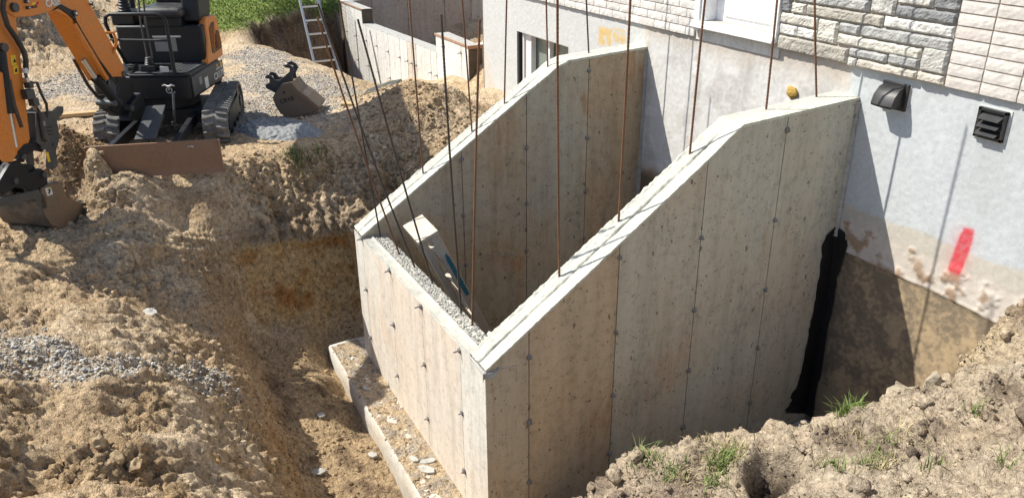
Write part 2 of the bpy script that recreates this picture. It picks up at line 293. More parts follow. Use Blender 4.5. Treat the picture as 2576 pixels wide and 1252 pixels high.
# ------------------------------------------------------------------ mesh helpers
ORG = {}
def origin(o): return ORG.get(o.name, Vector((0, 0, 0)))
def tag(o, label=None, cat=None, group=None, kind=None):
    if label: o['label'] = label
    if cat: o['category'] = cat
    if group: o['group'] = group
    if kind: o['kind'] = kind
    return o
def thing(name, label, cat, loc, group=None):
    o = bpy.data.objects.new(name, None); COL.objects.link(o); o.location = loc; o.empty_display_size = .2
    ORG[o.name] = Vector(loc); tag(o, label, cat, group); return o
class Fr:
    """local frame -> world"""
    def __init__(s, o, x, y, z=(0, 0, 1)): s.o = Vector(o); s.x = Vector(x).normalized(); s.y = Vector(y).normalized(); s.z = Vector(z).normalized()
    def __call__(s, p): return s.o + s.x*p[0] + s.y*p[1] + s.z*p[2]
W0 = Fr((0, 0, 0), (1, 0, 0), (0, 1, 0))
class MB:
    def __init__(s, fr=W0): s.v = []; s.f = []; s.fr = fr
    def pts(s, P, F, raw=False):
        k = len(s.v); s.v += [tuple(p) if raw else tuple(s.fr(p)) for p in P]; s.f += [tuple(k+i for i in q) for q in F]; return s
    def box(s, lo, hi):
        x0, y0, z0 = lo; x1, y1, z1 = hi
        return s.pts([(x0,y0,z0),(x1,y0,z0),(x1,y1,z0),(x0,y1,z0),(x0,y0,z1),(x1,y0,z1),(x1,y1,z1),(x0,y1,z1)],
                     [(0,3,2,1),(4,5,6,7),(0,1,5,4),(1,2,6,5),(2,3,7,6),(3,0,4,7)])
    def beam(s, a, b, w, h, up=(0, 0, 1)):
        a = s.fr(a); b = s.fr(b); d = (b-a).normalized(); u = Vector(up); sx = d.cross(u).normalized(); u = sx.cross(d)
        P = [q + sx*i*w/2 + u*j*h/2 for q in (a, b) for i, j in ((-1,-1),(1,-1),(1,1),(-1,1))]
        return s.pts(P, [(0,3,2,1),(4,5,6,7),(0,1,5,4),(1,2,6,5),(2,3,7,6),(3,0,4,7)], True)
    def tube(s, path, r, n=8, rs=None, cap=True, raw=False):
        P = [Vector(p) if raw else s.fr(p) for p in path]; k = len(s.v); prev = None
        for i, p in enumerate(P):
            d = (P[min(i+1, len(P)-1)] - P[max(i-1, 0)]).normalized()
            if prev is None:
                a = d.orthogonal().normalized()
            else:
                a = (prev - d*prev.dot(d)).normalized()
            prev = a; bb = d.cross(a); rr = rs[i] if rs else r
            for j in range(n):
                t = 2*math.pi*j/n; s.v.append(tuple(p + (a*math.cos(t)+bb*math.sin(t))*rr))
        for i in range(len(P)-1):
            for j in range(n):
                s.f.append((k+i*n+j, k+i*n+(j+1) % n, k+(i+1)*n+(j+1) % n, k+(i+1)*n+j))
        if cap:
            s.f.append(tuple(k+j for j in reversed(range(n)))); s.f.append(tuple(k+(len(P)-1)*n+j for j in range(n)))
        return s
    def cyl(s, a, b, r, n=16, r2=None): return s.tube([a, b], r, n, rs=[r, r if r2 is None else r2])
    def prism(s, poly, f0, f1):
        """poly list of 2-tuples; f0/f1 map (u,v)->local 3-tuple for the two ends"""
        n = len(poly); A = [f0(u, v) for u, v in poly]; B = [f1(u, v) for u, v in poly]
        return s.pts(A+B, [tuple(reversed(range(n))), tuple(range(n, 2*n))] + [(i, (i+1) % n, n+(i+1) % n, n+i) for i in range(n)])
    def grid(s, P, nu, nv, raw=False):
        return s.pts(P, [(i*nv+j, (i+1)*nv+j, (i+1)*nv+j+1, i*nv+j+1) for i in range(nu-1) for j in range(nv-1)], raw)
    def mesh(s, name, off=Vector((0, 0, 0))):
        me = bpy.data.meshes.new(name); me.from_pydata([(x-off[0], y-off[1], z-off[2]) for x, y, z in s.v], [], s.f); me.update(); return me
    def build(s, name, mat, parent=None, smooth=False, bevel=0, label=None, tint=None, fix=True, kind=None, segs=2):
        off = origin(parent) if parent else Vector((0, 0, 0))
        me = s.mesh(name, off); return link(name, me, mat, parent, smooth, bevel, label, tint, fix, kind, segs, off)
def link(name, me, mat, parent=None, smooth=False, bevel=0, label=None, tint=None, fix=True, kind=None, segs=2, off=Vector((0, 0, 0)), loc=None):
    if mat and not me.materials: me.materials.append(mat)
    if fix:
        import bmesh
        bm = bmesh.new(); bm.from_mesh(me); bmesh.ops.recalc_face_normals(bm, faces=bm.faces); bm.to_mesh(me); bm.free()
    if smooth:
        me.shade_smooth()
        try: me.set_sharp_from_angle(angle=math.radians(40))
        except Exception: pass
    if tint is not None:
        a = me.attributes.new('tint', 'FLOAT', 'POINT'); a.data.foreach_set('value', [tint]*len(me.vertices))
    o = bpy.data.objects.new(name, me); COL.objects.link(o)
    if parent: o.parent = parent
    if loc is not None: o.location = loc
    ORG[o.name] = Vector(off)
    if bevel:
        b = o.modifiers.new('bevel', 'BEVEL'); b.width = bevel; b.segments = segs; b.limit_method = 'ANGLE'; b.angle_limit = math.radians(35)
        me.shade_smooth()
        b.harden_normals = False
        try: me.set_sharp_from_angle(angle=math.radians(35))
        except Exception: pass
    if label: o['label'] = label
    if kind: o['kind'] = kind
    return o
def np_mesh(name, V, F, mat, parent=None, col=None, smooth=True, off=Vector((0, 0, 0))):
    V = np.asarray(V, float) - np.array(off); F = np.asarray(F, np.int32)
    me = bpy.data.meshes.new(name); me.vertices.add(len(V)); me.vertices.foreach_set('co', V.ravel())
    k = F.shape[1]; me.loops.add(F.size); me.loops.foreach_set('vertex_index', F.ravel())
    me.polygons.add(len(F)); me.polygons.foreach_set('loop_start', np.arange(0, F.size, k, dtype=np.int32)); me.polygons.foreach_set('loop_total', np.full(len(F), k, np.int32))
    me.update(calc_edges=True)
    if col is not None:
        a = me.color_attributes.new('Col', 'FLOAT_COLOR', 'POINT')
        c = np.ones((len(V), 4), np.float32); c[:, :3] = np.clip(col, 0, 1); a.data.foreach_set('color', c.ravel())
    if smooth: me.shade_smooth()
    me.materials.append(mat)
    o = bpy.data.objects.new(name, me); COL.objects.link(o); ORG[o.name] = Vector(off)
    if parent: o.parent = parent
    return o
def gridF(nu, nv):
    i, j = np.meshgrid(np.arange(nu-1), np.arange(nv-1), indexing='ij'); a = i*nv+j
    return np.stack([a, a+nv, a+nv+1, a+1], -1).reshape(-1, 4)
def text_mesh(s, fr, size, depth, name, mat, parent, bold=.0, shear=0., sx=1.):
    """flat lettering: fr.x is the reading direction, fr.z the up direction, fr.o the lower left corner"""
    cu = bpy.data.curves.new(name, 'FONT'); cu.body = s; cu.size = size; cu.extrude = depth; cu.offset = bold; cu.shear = shear; cu.resolution_u = 3
    t = bpy.data.objects.new(name+'_tmp', cu); COL.objects.link(t)
    dg = bpy.context.evaluated_depsgraph_get(); dg.update()
    me = bpy.data.meshes.new_from_object(t.evaluated_get(dg)); bpy.data.objects.remove(t)
    nrm = fr.x.cross(fr.z)
    off = origin(parent)
    for v in me.vertices:
        v.co = fr.o + fr.x*v.co.x*sx + fr.z*v.co.y - nrm*(-v.co.z) - off
    me.materials.clear()
    return link(name, me, mat, parent, fix=False, off=off)

# ------------------------------------------------------------------ terrain
CTRL=[(-2.8,-1.19,-0.249),(-2.8,-1,-0.269),(-2.8,-0.7,-0.269),(-2.8,-1.3,0.051),(-2.8,-1.42,0.301),(-2.8,-1.75,0.4),(-2.8,-2.15,0.68),(-2.8,-2.6,0.8),(-2.35,-1.19,-0.327),(-2.35,-1,-0.347),(-2.35,-0.7,-0.347),(-2.35,-1.3,-0.027),(-2.35,-1.42,0.223),(-2.35,-1.75,0.4),(-2.35,-2.15,0.68),(-2.35,-2.6,0.8),(-1.9,-1.19,-0.405),(-1.9,-1,-0.425),(-1.9,-0.7,-0.425),(-1.9,-1.3,-0.105),(-1.9,-1.42,0.145),(-1.9,-1.75,0.4),(-1.9,-2.15,0.68),(-1.9,-2.6,0.8),(-1.45,-1.19,-0.482),(-1.45,-1,-0.502),(-1.45,-0.7,-0.502),(-1.45,-1.3,-0.182),(-1.45,-1.42,0.068),(-1.45,-1.75,0.4),(-1.45,-2.15,0.68),(-1.45,-2.6,0.8),(-1,-1.19,-0.56),(-1,-1,-0.58),(-1,-0.7,-0.58),(-1,-1.3,-0.26),(-1,-1.42,-0.01),(-1,-1.75,0.4),(-1,-2.15,0.68),(-1,-2.6,0.8),(-0.55,-1.19,-0.56),(-0.55,-1,-0.58),(-0.55,-0.7,-0.58),(-0.55,-1.3,-0.26),(-0.55,-1.42,-0.01),(-0.55,-1.75,0.4),(-0.55,-2.15,0.68),(-0.55,-2.6,0.8),(-0.1,-1.19,-0.56),(-0.1,-1,-0.58),(-0.1,-0.7,-0.58),(-0.1,-1.3,-0.26),(-0.1,-1.42,-0.01),(-0.1,-1.75,0.4),(-0.1,-2.15,0.68),(-0.1,-2.6,0.8),(0.35,-1.19,-0.56),(0.35,-1,-0.58),(0.35,-0.7,-0.58),(0.35,-1.3,-0.26),(0.35,-1.42,-0.01),(0.35,-1.75,0.4),(0.35,-2.15,0.68),(0.35,-2.6,0.8),(0.8,-1.19,-0.56),(0.8,-1,-0.58),(0.8,-0.7,-0.58),(0.8,-1.3,-0.26),(0.8,-1.42,-0.01),(0.8,-1.75,0.4),(0.8,-2.15,0.68),(0.8,-2.6,0.8),(0.9,-0.9,-0.5),(1.3,-1.1,-0.3),(1.3,-0.6,-0.3),(1.9,-1.6,0.6),(1.9,-0.9,0.4),(2.4,-1.9,1.2),(-2.7,-0.62,-0.5),(-2.3,-0.62,-0.55),(-1.8,-0.62,-0.58),(-1,-0.62,-0.62),(0,-0.62,-0.62),(-2.4,-0.4,-0.55),(-1,-0.4,-0.6),(0.4,-0.3,-0.5),(-2.87,-0.2,-0.36),(-2.88,-0.5,-0.45),(-2.8,0,-0.3),(-2.7,0.5,-0.2),(-2.7,1.2,0.2),(-2.7,1.8,0.55),(-2.7,2.4,0.8),(-2.95,0.5,0.2),(-2.95,1.2,0.7),(-2.95,1.8,0.95),(-2.95,2.4,1),(-2.2,0,-0.42),(-2.2,0.8,-0.42),(-2.2,1.6,-0.42),(-2.2,2.4,-0.42),(-1.2,0,-0.42),(-1.2,0.8,-0.42),(-1.2,1.6,-0.42),(-1.2,2.4,-0.42),(-0.3,0,-0.42),(-0.3,0.8,-0.42),(-0.3,1.6,-0.42),(-0.3,2.4,-0.42),(-3.12,-1.1,-0.02),(-3,-1.1,-0.06),(-3.22,-1.1,0.17),(-3.27,-1.1,0.36),(-3.36,-1.1,0.52),(-3.12,-0.75,-0.12),(-3,-0.75,-0.16),(-3.22,-0.75,0.175),(-3.27,-0.75,0.47),(-3.36,-0.75,0.63),(-3.12,-0.4,-0.18),(-3,-0.4,-0.22),(-3.22,-0.4,0.16),(-3.27,-0.4,0.5),(-3.36,-0.4,0.66),(-3.12,0,-0.22),(-3,0,-0.26),(-3.22,0,0.165),(-3.27,0,0.55),(-3.36,0,0.71),(-3.12,0.25,-0.22),(-3,0.25,-0.26),(-3.22,0.25,0.19),(-3.27,0.25,0.6),(-3.36,0.25,0.76),(-3.12,-1.3,0.3),(-3.3,-1.3,0.68),(-3.15,-1.6,0.64),(-3.1,-2,0.85),(-2.8,-1.5,0.38),(-3.5,-0.85,0.98),(-3.62,-0.6,1.02),(-3.72,-0.3,1.08),(-3.6,-0.1,0.85),(-3.6,0.1,0.97),(-3.45,0.3,0.9),(-3.8,0.26,1.2),(-3.5,0.46,1.05),(-3.3,0.5,0.75),(-3.75,-1.1,1.2),(-3.8,-0.6,1.17),(-3.95,-0.2,1.2),(-4.1,-1.2,1.2),(-4.1,-0.6,1.2),(-4.6,-1.4,1.2),(-4.6,-0.6,1.2),(-5.2,-1.9,1.2),(-5.2,-1.2,1.2),(-5.2,-0.4,1.2),(-6,-2,1.2),(-6,-1,1.2),(-6,0,1.2),(-7,-2.6,1.2),(-7,-1,1.2),(-7,0.3,1.2),(-5.6,-2.6,1.2),(-5.124,-0.201,1.2),(-4.962,0.104,1.22),(-4.641,-0.592,1.2),(-4.354,-0.224,1.18),(-4.373,0.191,1.2),(-3.733,-0.492,1.15),(-4.4,-2.35,1.5),(-4.6,-2.35,1.52),(-4.15,-2.28,1.4),(-3.84,-2.13,1.47),(-3.79,-2.06,1.45),(-3.73,-1.95,1.37),(-3.66,-1.82,1.25),(-3.58,-1.65,1.07),(-3.62,-2.12,1.06),(-3.55,-1.98,1.05),(-3.52,-1.4,1),(-3.5,-1.15,1.02),(-3.42,-1.75,0.97),(-3.35,-2.05,0.99),(-4,-2,1.3),(-4.2,-1.9,1.22),(-4.5,-2.15,1.35),(-4.11,-2.113,1.15),(-3.932,-1.937,1.12),(-3.975,-2.273,1),(-3.748,-1.967,1.02),(-4.9,-2.55,1.15),(-3.5,-2.42,0.92),(-3.2,-2.3,0.87),(-3.3,-2.8,0.97),(-3,-2.6,0.9),(-3.8,-2.22,0.96),(-3.75,-2.45,0.95),(-4.5,-3,0.85),(-5.2,-3.2,1.05),(-3.385,-1.709,0.88),(-3.485,-1.487,0.8),(-3.15,-1.705,0.68),(-3.283,-2.029,0.84),(-3.058,-2.331,0.82),(-3.142,-2.696,0.9),(-2.376,-2.823,0.88),(-2.984,-1.569,0.5),(-1.979,-2.808,0.86),(-1.122,-2.746,0.95),(-0.43,-2.697,1.02),(0.207,-2.643,1.12),(0.228,-2.434,1.05),(0.255,-2.212,0.98),(0.212,-1.978,0.85),(-0.09,-1.703,0.5),(-1.708,-2.58,0.85),(-1.124,-2.272,0.8),(-1.265,-1.962,0.62),(-0.404,-2.369,0.92),(-0.311,-2.112,0.84),(-0.502,-1.87,0.62),(-1,-3.4,1.05),(0,-3.6,1.15),(-2.5,-3.6,1),(-4,-4,1),(1,-2.8,1.2),(2,-2.8,1.5),(3.5,-2.2,1.75),(3.5,-0.5,1.7),(4.5,1.5,1.8),(-8,-5,1.2),(0,-6,1.2),(4,-5,1.6),(-4.4,0.95,1.58),(-4.75,0.75,1.45),(-4,1.1,1.5),(-4.2,0.6,1.42),(-3.9,0.75,1.4),(-4.6,1.3,1.45),(-4.9,1.5,1.3),(-3.55,0.9,1.2),(-3.3,1.3,1.15),(-3.2,0.8,1),(-4.9,0.3,1.25),(-4.4,0.2,1.25),(-4.452,1.52,1.42),(-4.026,1.198,1.4),(-4.398,1.68,1.25),(-4.272,1.715,1.15),(-3.634,0.938,1.2),(-4.206,0.526,1.32),(-5.5,1.6,1.12),(-5.7,2.3,1),(-4.8,2.3,1.05),(-3.7,2.3,1),(-6,1.4,1),(-6.5,0.9,1.15),(-6.4,1.6,1),(-6.4,2.4,0.86),(-7.5,2.4,0.78),(-8.3,2.4,0.72),(-9.3,2.4,0.5),(-10.3,2.4,0.12),(-11.2,2.4,0),(-12.4,2.4,-0.1),(-12.6,3.5,-0.1),(-7.1,0.95,1.15),(-7.6,0.95,1.15),(-8.1,0.86,1.15),(-8.7,0.72,1.15),(-9.25,0.6,1.15),(-9.8,0.42,1.17),(-10,0.4,1.3),(-7.2,1.3,1),(-7.6,1.4,0.85),(-8.2,1.25,0.6),(-8.8,1.1,0.4),(-9.4,1,0.2),(-9.9,0.9,0.15),(-9,1.7,0.1),(-10,1.5,0),(-10,2.2,-0.05),(-8,1.8,0.6),(-10.45,0.8,0.1),(-10.75,1.1,0),(-11.15,1.55,0),(-11.6,1.95,-0.05),(-12.1,2.3,-0.1),(-12.5,2.6,-0.1),(-10.6,0.65,0.9),(-10.95,0.95,0.9),(-11.35,1.38,0.9),(-11.85,1.8,0.85),(-12.4,2.15,0.8),(-12.9,2.5,0.8),(-10.3,0.5,1.1),(-10.25,0.25,1.42),(-10.2,0.4,1.4),(-10.7,0.8,1.42),(-11.45,1.3,1.42),(-12,1.75,1.36),(-12.5,2.1,1.3),(-13.1,2.5,1.3),(-10.5,-0.05,1.42),(-11.5,0.5,1.48),(-12.2,1,1.5),(-13,1.6,1.45),(-12.8,3.5,1.2),(-12.8,5,1.2),(-13.5,4,1.3),(-12.6,3,0.2),(-11.2,-0.6,1.4),(-10.2,-0.6,1.25),(-9.9,-0.1,1.2),(-14,1,1.5),(-13,0,1.48),(-14,-1.5,1.5),(-18,0,1.55),(-18,5,1.6),(-25,0,1.7),(-25,10,1.7),(-25,-10,1.7),(-14,7,1.55),(-14,12,1.6),(-8,-1.5,1.2),(-9,-0.5,1.2),(-9,-2.2,1.2),(-10,-1.2,1.2),(-8,-0.5,1.2),(-8.7,0,1.2),(-10,-3,1.7),(-9.4,-3.2,1.35),(-11,-2.6,2.2),(-11,-3.6,2.6),(-12,-3.4,3),(-12.2,-2.4,2.3),(-11.3,-1.9,1.4),(-10.3,-2.3,1.35),(-12.6,-1.6,1.5),(-10.2,-4.2,2),(-12,-5,2.9),(-9.5,-5,1.4),(-14,-4,2.2),(-15,-2.5,1.5),(-12,-7,1.6),(-16,-6,1.5),(-11,3.5,0),(-9,3.5,0),(-8.3,3.2,0.4),(-6.2,3.6,2.3),(-5.8,4,2.6),(-7,3.5,1.95),(-7.8,3.6,1.5),(-8.6,3.8,0.7),(-6.6,3.2,1.75),(-7.4,3.2,1.2),(-9.5,5,0),(-11,8,0),(-7,6,1.4),(0.12,0.3,-0.33),(0.35,0.3,-0.36),(0.12,0.9,-0.33),(0.35,0.9,-0.36),(0.12,1.5,-0.33),(0.35,1.5,-0.36),(0.12,2.1,-0.33),(0.35,2.1,-0.36),(0.12,2.45,-0.33),(0.35,2.45,-0.3),(0.3,-0.2,-0.45),(0.6,-0.4,-0.4),(0.62,1.9,-0.2),(0.7,2.44,0),(0.347,0.194,0.08),(0.247,0.254,-0.14),(0.147,0.294,-0.3),(0.458,0.361,0.38),(0.358,0.421,0.16),(0.258,0.461,-0.3),(0.566,0.505,0.46),(0.466,0.565,0.24),(0.366,0.605,-0.3),(0.662,0.654,0.52),(0.562,0.714,0.3),(0.462,0.754,-0.3),(0.759,0.799,0.57),(0.659,0.859,0.35),(0.559,0.919,-0.03),(0.844,0.951,0.62),(0.744,1.011,0.4),(0.644,1.071,0.02),(0.866,1.11,0.62),(0.766,1.17,0.4),(0.666,1.23,0.02),(1.034,1.36,0.66),(0.934,1.42,0.44),(0.834,1.48,0.06),(1.108,1.579,0.72),(1.008,1.639,0.5),(0.908,1.699,0.12),(1.119,1.788,0.74),(1.019,1.848,0.52),(0.919,1.908,0.14),(1.215,1.846,0.82),(1.115,1.906,0.6),(1.015,1.966,0.22),(1.239,2.035,0.76),(1.139,2.095,0.54),(1.039,2.155,0.16),(1,2.44,0.49),(1.08,2.44,0.8),(1.17,2.44,1),(1.23,2.44,1.22),(1.32,2.44,1.32),(1.45,2.35,1.33),(1.45,2,1.1),(1.25,2.1,0.85),(2,2.4,1.45),(3,2.4,1.6),(0.781,0.139,0.42),(1.079,0.267,0.6),(1.609,0.495,0.92),(1.994,0.74,1.12),(2.311,0.904,1.3),(1.005,0.58,0.66),(1.233,0.897,0.78),(1.438,1.217,0.88),(1.645,1.519,0.96),(1.777,1.798,1.14),(1.471,2.05,1.05),(1.335,2.029,0.9),(1.555,2.119,1.2),(1.388,2.339,1.3),(1.2,-0.3,0.2),(1.4,0.1,0.55),(2.2,-0.3,1),(0.75,-0.25,-0.1),(40,0,1.6),(40,40,1.6),(0,-40,1.6),(-60,-40,1.7),(-60,40,1.9),(0,40,1.6),(40,-40,1.6),(-60,0,1.8),(5,10,1.5),(0,10,1),(-5,10,1),(15,0,1.7),(0,-14,1.5),(-20,-20,1.6)]
CT = np.array(CTRL)
def spaced(segs):
    out = [segs[0][0]]
    for a, b, st0, st1 in segs:
        L = b-a; n = max(2, int(round(L/((st0+st1)/2)))); t = np.linspace(0, 1, n+1)[1:]
        if abs(st1/st0-1) > .3:
            r = st1/st0; out += list(a + L*(r**t-1)/(r-1))
        else: out += list(a+L*t)
    return np.array(out)
XS = spaced([(-70, -15, 4, .35), (-15, -12.9, .10, .06), (-12.9, -9, .04, .045), (-9, -6, .05, .03), (-6, -3.75, .022, .02), (-3.75, -3.05, .009, .009), (-3.05, .2, .015, .015), (.2, 2.6, .012, .012), (2.6, 6, .05, .2), (6, 50, .4, 4)])
YS = spaced([(-50, -6, 4, .3), (-6, -3.4, .08, .03), (-3.4, -1.6, .016, .016), (-1.6, -1.1, .008, .008), (-1.1, 2.46, .016, .016), (2.46, 6, .06, .12), (6, 50, .3, 4)])
def rbf_fit(P):
    n = len(P); D = np.sqrt(((P[:, None, :2]-P[None, :, :2])**2).sum(2) + .0036)
    A = np.zeros((n+3, n+3)); A[:n, :n] = -D; A[np.arange(n), np.arange(n)] += .02
    A[:n, n] = 1; A[:n, n+1:] = P[:, :2]; A[n, :n] = 1; A[n+1:, :n] = P[:, :2].T
    b = np.zeros(n+3); b[:n] = P[:, 2]
    return np.linalg.solve(A, b)
_uq, _ix = np.unique(np.round(CT[:, :2], 2), axis=0, return_index=True); CT = CT[_ix]
WT = rbf_fit(CT)
def base_h(x, y):
    sh = np.shape(x); x = np.ravel(x); y = np.ravel(y); out = np.zeros(len(x)); n = len(CT)
    for k in range(0, len(x), 40000):
        xx = x[k:k+40000]; yy = y[k:k+40000]
        D = np.sqrt((xx[:, None]-CT[None, :, 0])**2 + (yy[:, None]-CT[None, :, 1])**2 + .0036)
        out[k:k+40000] = -D@WT[:n] + WT[n] + WT[n+1]*xx + WT[n+2]*yy
    return out.reshape(sh)
X, Y = np.meshgrid(XS, YS, indexing='ij')
H = base_h(X, Y)
far = sst(14, 26, np.hypot(X+2, Y)); H = H*(1-far) + 1.6*far
H = np.where(X < -9, np.minimum(H, 3.4), H)
gx = np.gradient(H, XS, axis=0); gy = np.gradient(H, YS, axis=1)
slope = np.hypot(gx, gy)
nl = np.sqrt(1+gx**2+gy**2); NX, NY, NZ = -gx/nl, -gy/nl, 1/nl
# region masks
inwell = (X > -2.5) & (X < -.02) & (Y > -.2) & (Y < 2.5)
mound = sst(.15, .5, X) * sst(-1.2, -.6, Y+ .2*X)                       # near right mound
floorm = sst(-.1, -.35, H) * (1-mound)
leftb = sst(-1.15, -1.5, Y) * sst(-4.6, -3.4, X)
backw = sst(-2.9, -3.15, X)*sst(-3.9, -3.7, X)*sst(-1.35, -1.0, Y)*sst(.7, .4, Y)
track = sst(-3.7, -4.1, X)*sst(1.6, 1.0, Y)*sst(-2.6, -2.0, Y)
hump = np.exp(-(((X+4.3)/.75)**2+((Y-.95)/.5)**2))
lawn = np.clip(sst(1.30, 1.40, H)*sst(-9.9, -10.2, X)*sst(-1.3, -.6, Y) + sst(-12.0, -13., X)*sst(.6, 1.2, Y)*(H > 1.1), 0, 1)*sst(-60, -59, X)
pile = np.exp(-(((X+12)/2.4)**2+((Y+3.6)/1.9)**2))
# relief along the normal
Q = (X, Y, H)
n_big = fbm(X*1.3, Y*1.3, H*1.3, 3)
n_mid = fbm(X*4.5, Y*4.5, H*4.5, 4, .55)
n_fin = fbm(X*17, Y*17, H*17, 4, .6)
bil = 1-2*np.abs(fbm(X*7+3, Y*7, H*7, 3)); bil2 = 1-2*np.abs(noise3(X*22, Y*22+9, H*22)); bil3 = 1-2*np.abs(noise3(X*48, Y*48+5, H*48))
clod = np.maximum(0, bil2)**.8
# scrape streaks running down the slopes
stl = noise3(X*14+2*n_mid, Y*1.6, H*2.5)      # left bank: features elongated towards the pit
stb = noise3(X*1.5, Y*10+1.2*n_mid, H*1.2)+.4*noise3(X*3, Y*26+1.2*n_mid, H*2)    # back bank
cl = sst(-.02, .22, fbm(X*1.5+1, Y*2.2+4, H*2, 3)); stl2 = noise3(X*36+3*n_mid, Y*4.5, H*7)
vor = np.abs(noise3(X*11+4*n_mid, Y*11, H*11+3*n_mid)); crk = -np.exp(-(vor/.05)**2)
_q = .25*n_mid
wf, wg, wr, wt = worley3(X/.085+_q*3, Y/.085+_q*2, H/.085-_q*3); vf, vg, vr, vt = worley3(X/.034+_q*5, Y/.034-_q*4, H/.034)
clA = (wr-.5)*.030 + wt*.040 + .012*(.5-wf) - .020*np.exp(-(wg/.13)**2)
clB = (vr-.5)*.011 + vt*.014 - .007*np.exp(-(vg/.16)**2)
bank0 = sst(-9.6, -10.0, X)*sst(.2, .6, Y)*(Y < 2.45)*(H > .1)*sst(1.42, 1.3, H)
crumb = sst(-.12, .22, fbm(X*2.6+5, Y*2.6, H*2.6+2, 3)); lump = np.maximum(0, 1-2.2*np.abs(noise3(X*5.2, Y*5.2+3, H*5.2)))**1.5
bil = bil-.55; clod = clod-.4; bil3 = bil3-.5
amp = .012*n_big*2 + .034*n_mid + .024*n_fin + .016*bil3
amp = amp + mound*(.030*bil + .050*n_mid + .03*lump - .02 + (.2+.8*crumb)*(1.15*clA + 1.1*clB))
amp = amp + leftb*((.10+.90*cl)*(.030*bil + 1.0*clA + 1.0*clB) + (.052*stl + .022*stl2)*sst(.15, .5, slope)*(1.1-.4*cl) + .05*n_big)
amp = amp + backw*(.070*stb*sst(.35, .65, H) + .025*n_mid + (.25+.6*sst(.45, .6, H))*(clA+.8*clB) + .05*sst(.44, .52, H+.06*n_mid)*sst(.75, .6, H))
amp = amp + hump*(.03*bil + 1.0*clA + 1.2*clB)
amp = amp + pile*(.25*n_mid + .08*bil + 1.5*clA)
amp = amp*(1-.55*track*sst(1.1, 1.16, H)) * (1-lawn*.7) * (1-.55*floorm)
amp = np.where(inwell, .01*n_mid, amp)
nearw = (X > -2.62) & (X < .06) & (Y > -.6) & (Y < 2.46)
amp = np.where(nearw & ~inwell, amp*.35, amp)
hw_ = sst(2.30, 2.42, Y)*(Y < 2.6)
amp = amp*(1-.5*hw_)
bladez = sst(-4.0, -3.8, X)*sst(-3.30, -3.42, X)*sst(-2.0, -1.75, Y)*sst(-.9, -1.0, Y); amp = amp*(1-.75*bladez)
amp = amp + bank0*(.07*n_mid + .05*bil)
# the hole in the near mound
PX = X + NX*amp; PY = Y + NY*amp; PZ = H + NZ*amp
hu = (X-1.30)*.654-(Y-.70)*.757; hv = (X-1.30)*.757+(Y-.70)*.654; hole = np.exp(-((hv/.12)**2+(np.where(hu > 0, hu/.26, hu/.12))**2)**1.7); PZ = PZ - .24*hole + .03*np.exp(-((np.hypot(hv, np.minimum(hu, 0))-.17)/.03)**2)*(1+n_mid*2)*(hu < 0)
PX = np.where(inwell, X, PX); PY = np.where(inwell, Y, PY)
# ---- albedo
sand = np.array([.55, .415, .265]); pale = np.array([.67, .55, .395]); brown = np.array([.27, .18, .105]); dark = np.array([.13, .088, .055])
orange = np.array([.68, .45, .21]); grv = np.array([.46, .445, .42]); green = np.array([.18, .24, .06]); top = np.array([.22, .165, .12])
c = np.broadcast_to(sand, X.shape+(3,)).copy()
m1 = sst(-.15, .35, n_big + .4*n_mid); c = lerpc(c, pale, m1*.6)
m2 = sst(.02, .4, -n_mid + .5*n_fin); c = lerpc(c, brown, m2*.42)
c = lerpc(c, np.array([.47, .40, .31]), mound*.75)
c = lerpc(c, np.array([.24, .185, .14]), mound*sst(.0, .30, n_mid*.8 + fbm(X*1.7+3, Y*1.7, H, 3))*.8)
c = lerpc(c, np.array([.52, .42, .29]), mound*sst(.2, .5, fbm(X*2+9, Y*2, H, 3))*.8)
# sandy cut at the right against the house
c = lerpc(c, np.array([.58, .47, .32]), sst(.85, 1.05, X)*sst(2.0, 2.3, Y)*sst(.5, .75, H)*sst(1.28, 1.1, H)*.9)
c = lerpc(c, np.array([.2, .14, .09]), sst(1.15, 1.3, X)*sst(2.2, 2.35, Y)*sst(1.15, 1.3, H)*.8)
# pit floor, moist
c = lerpc(c, np.array([.43, .315, .19]), floorm*.9)
c = lerpc(c, np.array([.16, .11, .075]), floorm*sst(.0, .35, n_mid + .5*n_big)*.75)
# back wall: dark band over orange moist sand
c = lerpc(c, orange*np.array([.95, 1.0, 1.05]), backw*sst(.56, .50, H + .10*n_mid)*sst(-.38, -.25, H)*.95)
c = lerpc(c, np.array([.44, .21, .07]), backw*sst(.55, .4, H)*sst(.1, .4, fbm(X*3, Y*3+5, H*3, 3))*.9)
c = lerpc(c, np.array([.22, .155, .10]), backw*sst(.48, .58, H+.1*n_mid)*sst(.85, .65, H+.1*n_mid)*.5)
# left cut band: brown
cut = sst(-1.17, -1.22, Y)*sst(-1.52, -1.42, Y)*sst(-3.4, -3.1, X)*(1-mound)
c = lerpc(c, np.array([.45, .32, .19]), cut*.7); c = lerpc(c, np.array([.34, .20, .09]), cut*sst(.1, .4, n_mid)*.5)
# topsoil under sod edges
c = lerpc(c, np.array([.2, .14, .095]), hump*sst(-.2, .3, n_mid)*.6)
bank = sst(-9.6, -10.0, X)*sst(1.36, 1.25, H)*sst(.2, .6, Y)*(Y < 2.6); c = lerpc(c, np.array([.14, .09, .06]), bank*.8)
c = lerpc(c, np.array([.30, .17, .09]), bank*sst(.7, .4, H)*sst(-.1, .3, n_mid)*.8)
c = lerpc(c, dark, bank*sst(1.0, 1.2, H)*.7)
